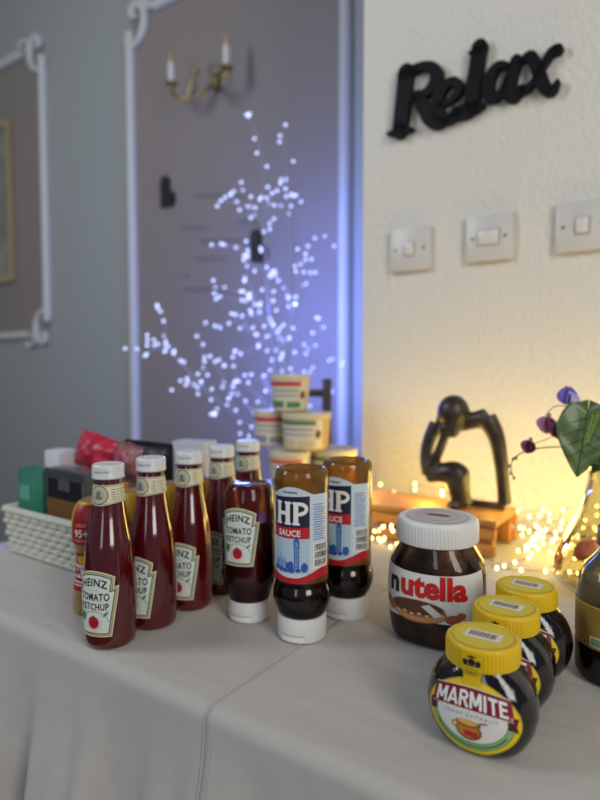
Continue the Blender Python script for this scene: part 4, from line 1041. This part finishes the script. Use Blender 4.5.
finish('tip_leaves', bm, mat('olive bud', '#7d8450', .6), t)
t, o0 = spray('large heart-shaped green leaf hanging over the vase rim', [inn, fp(606, 440, -.03), fp(600, 421, -.045), fp(594, 413, -.05)], 'leaf')
leaf(t, fp(588, 410, -.050)-o0, fp(577, 477, -.062)-o0, (1, -.35, .1), .033, LEAFM)
t, o0 = spray('darker green leaf behind the large one at the vase rim', [inn, fp(612, 440, 0), fp(612, 425, .01)], 'leaf')
leaf(t, fp(614, 424, .0)-o0, fp(592, 474, -.015)-o0, (1, .3, .2), .030, LEAFD)
leaf(t, fp(622, 430, -.02)-o0, fp(600, 470, -.045)-o0, (1, -.1, .4), .022, LEAFD)
t, o0 = spray('fuzzy green catkin hanging beside the large leaf', [inn, fp(610, 430, -.05), fp(602, 412, -.065), fp(596, 415, -.07)], 'flower')
bm = bmesh.new(); ca, cb_ = fp(596, 415, -.070)-o0, fp(586, 443, -.074)-o0; rn = random.Random(2)
for i in range(60):
    f = i/59; p = ca.lerp(cb_, f); a = i*2.4; r = .0034*(1-.5*f); add_ball(bm, p+Vector((math.cos(a)*r, math.sin(a)*r, 0)), .0013, 1)
finish('catkin_grains', bm, mat('catkin green', '#7fa24a', .6), t)['kind'] = 'stuff'

# ------------------------------------------------------------------ things on the pale wall
def wall_pt(zx, zy): return wl(380+zx/3.158, 30+zy/3.158, D_WALL-.010)
RB = mat('matt black wood', '#06070b', .6, spec=.2)
LET = {
 'letter_r': [([(84, 135), (74, 225), (64, 318)], [40, 38, 38]), ([(62, 146), (90, 132), (112, 126)], [8, 16, 20]), ([(28, 330), (64, 322), (102, 314)], [8, 18, 10]),
              ([(95, 132), (135, 116), (165, 120), (180, 142), (172, 172), (146, 200), (108, 216)], [22, 20, 26, 34, 30, 22, 20]), ([(118, 212), (142, 250), (160, 284), (185, 296), (215, 284)], [30, 34, 34, 26, 14])],
 'letter_e': [([(186, 240), (222, 226), (246, 202), (250, 178), (234, 164), (208, 176), (188, 208), (182, 246), (196, 276), (226, 280), (262, 258)], [14, 16, 20, 24, 22, 24, 30, 34, 32, 24, 14])],
 'letter_l': [([(316, 56), (304, 130), (292, 210), (296, 246), (322, 240)], [40, 38, 40, 34, 18]), ([(284, 76), (308, 66), (336, 48)], [6, 18, 8]), ([(240, 262), (270, 258), (300, 246)], [30, 38, 30])],
 'letter_a': [([(408, 118), (378, 112), (354, 140), (342, 180), (348, 212), (370, 212), (392, 185), (404, 150)], [18, 20, 28, 32, 30, 22, 16, 14]), ([(432, 98), (414, 160), (406, 200), (424, 214), (446, 200)], [30, 32, 34, 26, 12])],
 'letter_x': [([(450, 96), (478, 84), (500, 130), (520, 180), (545, 192), (562, 165)], [14, 28, 34, 34, 26, 12]), ([(564, 62), (540, 74), (510, 125), (475, 178), (446, 192)], [26, 24, 16, 18, 28])],
}
uc, zc = wl(475, 95, D_WALL)
t = thing('word_sign', 'black wooden word sign reading Relax on the pale wall', 'sign', W(uc, D_WALL, zc), RZ)
for nm, strokes in LET.items():
    bm = bmesh.new()
    for pts, ws in strokes:
        sm = crom(pts, 4); wsm = [q[0] for q in crom([(x,) for x in ws], 4)]
        P2 = [wall_pt(*p) for p in sm]; P2 = [(u-uc, z-zc) for u, z in P2]
        # stroke widths on the wall: scale picture units by the local size
        kk = [.0092/3.158*(wl(380+p[0]/3.158, 100, D_WALL)[0]-wl(379+p[0]/3.158, 100, D_WALL)[0])/.0092*1.20 for p in sm]
        ws2 = [w_*k for w_, k in zip(wsm, kk)]
        n = len(P2); N = []
        for i in range(n):
            a, c = P2[max(i-1, 0)], P2[min(i+1, n-1)]; dx, dy = c[0]-a[0], c[1]-a[1]; l = math.hypot(dx, dy) or 1; N.append((-dy/l, dx/l))
        left = [(P2[i][0]+N[i][0]*ws2[i]/2, P2[i][1]+N[i][1]*ws2[i]/2) for i in range(n)]; right = [(P2[i][0]-N[i][0]*ws2[i]/2, P2[i][1]-N[i][1]*ws2[i]/2) for i in range(n)]
        fr = [[bm.verts.new((x, y_, z)) for x, z in S] for S in (left, right) for y_ in (-.016, -.001)]
        lf, lb_, rf, rb_ = fr
        for i in range(n-1):
            bm.faces.new((lf[i], rf[i], rf[i+1], lf[i+1])); bm.faces.new((lb_[i], lb_[i+1], rb_[i+1], rb_[i]))
            bm.faces.new((lf[i], lf[i+1], lb_[i+1], lb_[i])); bm.faces.new((rf[i], rb_[i], rb_[i+1], rf[i+1]))
        for i in (0, n-1): bm.faces.new((lf[i], lb_[i], rb_[i], rf[i]))
        for (ux, zx), ww, in ((P2[0], ws2[0]), (P2[-1], ws2[-1])):
            r_ = bmesh.ops.create_cone(bm, cap_ends=True, segments=16, radius1=ww/2, radius2=ww/2, depth=.015)
            bmesh.ops.transform(bm, matrix=Matrix.Translation((ux, -.0085, zx)) @ Matrix.Rotation(PI/2, 4, 'X'), verts=r_['verts'])
    finish(nm, bm, RB, t, smooth=True, ang=30)
SWM = mat('aged white switch plastic', '#c9c6c0', .35)
def switch(label, px, py, kind):
    u, z = wl(px, py, D_WALL-.005); t = thing('light_switch', label, 'switch', W(u, D_WALL-.0005, z), RZ, 'switch plates on the pale wall')
    finish('plate', box((0, -.0055, 0), (.086, .011, .086), bevel=.0025), SWM, t)
    bm = bmesh.new()
    for s_ in (-1, 1): add_lathe(bm, [(.0028, 0), (.0028, .0008), (.0018, .0010)], seg=16)
    for i, v in enumerate(bm.verts): pass
    bm.free()
    for s_ in (-1, 1):
        bm = lathe([(.0030, 0), (.0030, .0008), (.0016, .0011)], seg=16); bmesh.ops.transform(bm, matrix=Matrix.Translation((s_*.0302, -.0108, 0)) @ Matrix.Rotation(PI/2, 4, 'X'), verts=bm.verts[:])
        finish('screw', bm, mat('screw metal', '#6e6a63', .35, metal=.7), t)
    wd = .020 if kind != 'wide' else .038
    rot = Matrix.Rotation(math.radians(6), 4, 'X')
    finish('rocker', box((0, -.0125, 0), (wd, .006, .026), rot, bevel=.0012), mat('switch rocker', '#d4d2cd', .3), t)
    finish('surround', box((0, -.0112, 0), (wd+.004, .0012, .030)), mat('switch gap', '#9c9992', .5), t)
    return t
switch('leftmost white wall switch, nearest the wall corner', 410.5, 249.5, 'n')
switch('middle white wall switch with a wide rocker, under the word sign', 489.5, 238, 'wide')
switch('rightmost white wall switch, cut by the picture edge', 583, 226, 'n')

# ------------------------------------------------------------------ things on the back wall
GOLD = mat('brass', '#9c8c60', .35, metal=1.0); CAND = mat('candle tube', '#c9c9c4', .5)
uL, zL = wl(172, 72, D_BACK-.1); uR, zR = wl(227, 55, D_BACK-.1); us, zs_ = wl(205, 88, D_BACK)
us = (uL+uR)/2+.01
t = thing('wall_sconce', 'brass double wall sconce with two white candle tubes', 'wall light', W(us, D_BACK-.003, zs_), RZ)
finish('back_plate', lathe([(.030, 0), (.036, .004), (.030, .012), (.016, .022), (.008, .03), (.0005, .032)], seg=32), GOLD, t).rotation_euler = (PI/2, 0, 0)
for uu, zz, sg in ((uL, zL, -1), (uR, zR, 1)):
    x = uu-us; z = zz-zs_-.048; y = -.10
    arm = crom([(0, -.02, .0), (sg*.025, -.05, -.045), (x*.45, -.085, -.075), (x*.80, -.10, -.060), (x, y, z-.02), (x, y, z)], 6)
    a = finish('arm', tube(arm, .0065, 10), GOLD, t)
    finish('curl', tube(crom([(x*.5, -.085, -.07), (x*.35, -.09, -.02), (x*.2, -.08, .01), (x*.30, -.07, .03), (x*.42, -.075, .015)], 5), .004, 8), GOLD, a)
    c = finish('candle_cup', lathe([(.006, z-.006), (.020, z), (.023, z+.006), (.021, z+.008), (.012, z+.006)], seg=24, c=(x, y)), GOLD, t)
    finish('candle_tube', lathe([(.0115, z+.006), (.0118, z+.075), (.0105, z+.078), (.006, z+.079)], seg=24, c=(x, y)), CAND, t)
    finish('flame_bulb', lathe([(.004, z+.078), (.009, z+.088), (.0095, z+.096), (.006, z+.110), (.0015, z+.122), (.0004, z+.126)], seg=20, c=(x, y)), mat('amber bulb glass', '#b08a62', .2, coat=.5), t)

pu, pz = wl(8.5, 118, D_BACK-.02); _, pz_ = wl(8.5, 282, D_BACK-.02)
PW, PH = .46, pz-pz_
t = thing('framed_picture', 'gold framed picture inside the wall panel at the left picture edge', 'picture', W(pu-PW/2, D_BACK-.003, (pz+pz_)/2), RZ)
GF = mat('pale gold frame', '#a8966c', .4, metal=.3)
for s_ in (-1, 1):
    finish('frame_side', box((s_*(PW/2-.015), -.011, 0), (.030, .020, PH), bevel=.004), GF, t)
    finish('frame_rail', box((0, -.011, s_*(PH/2-.015)), (PW-.06, .020, .030), bevel=.004), GF, t)
finish('picture_sheet', box((0, -.006, 0), (PW-.058, .006, PH-.058)), mat('dim print', '#8a857a', .6, hex2='#6f7068', nscale=6), t, smooth=False)

BK = mat('black wall ornament', '#0c0c12', .5)
def ornament(label, px, py, k, outline):
    u, z = wl(px, py, D_BACK); bm = bmesh.new()
    f = bm.faces.new([bm.verts.new((x*k, -.003, y*k)) for x, y in outline]); f.normal_update()
    r_ = bmesh.ops.extrude_face_region(bm, geom=[f]); bmesh.ops.translate(bm, vec=(0, -.014, 0), verts=[v for v in r_['geom'] if isinstance(v, bmesh.types.BMVert)])
    bm.normal_update(); bmesh.ops.triangulate(bm, faces=[q for q in bm.faces if len(q.verts) > 4])
    o = finish('wall_ornament', bm, BK, None, smooth=False, loc=W(u, D_BACK, z), rz=RZ); tag(o, label, 'ornament', 'black wall ornaments'); return o
boot = [(-.035, -.055), (.030, -.058), (.040, -.040), (.042, -.020), (.038, -.004), (.022, -.002), (.012, .010), (.012, .046), (.008, .060), (-.006, .066), (-.024, .062), (-.032, .048), (-.034, .010), (-.030, -.020)]
ornament('small black boot-shaped ornament on the wall, left of the twig tree', 169, 193, 1.0, boot)
ornament('small black boot-shaped ornament on the wall, behind the lit twigs', 260, 247, .95, boot)
# faint script on the wall panel (not legible in the picture): thin hand-drawn wavy lines
us_, zs2 = wl(222, 250, D_BACK); rn = random.Random(4)
t = thing('wall_lettering', 'faint grey script lettering on the wall panel left of the twig tree', 'lettering', W(us_, D_BACK, zs2), RZ)
for (px0, px1, py) in ((195, 250, 196), (182, 208, 228), (200, 242, 241), (196, 226, 259), (184, 190, 275), (184, 230, 290), (238, 262, 222)):
    a, c = wl(px0, py, D_BACK), wl(px1, py, D_BACK); n = max(4, int((c[0]-a[0])/.008)); pts = []
    for i in range(n+1): pts.append((a[0]+(c[0]-a[0])*i/n-us_, (a[1]+(c[1]-a[1])*i/n)-zs2+.014*math.sin(i*2.1)*rn.uniform(.3, 1)))
    decal('script_line', [(polys(*stroke(pts, .0065)), mat('grey wall script', '#565254', .7), 0)], Flat((0, -.0026, 0)), t, step=.2, base=.0006)
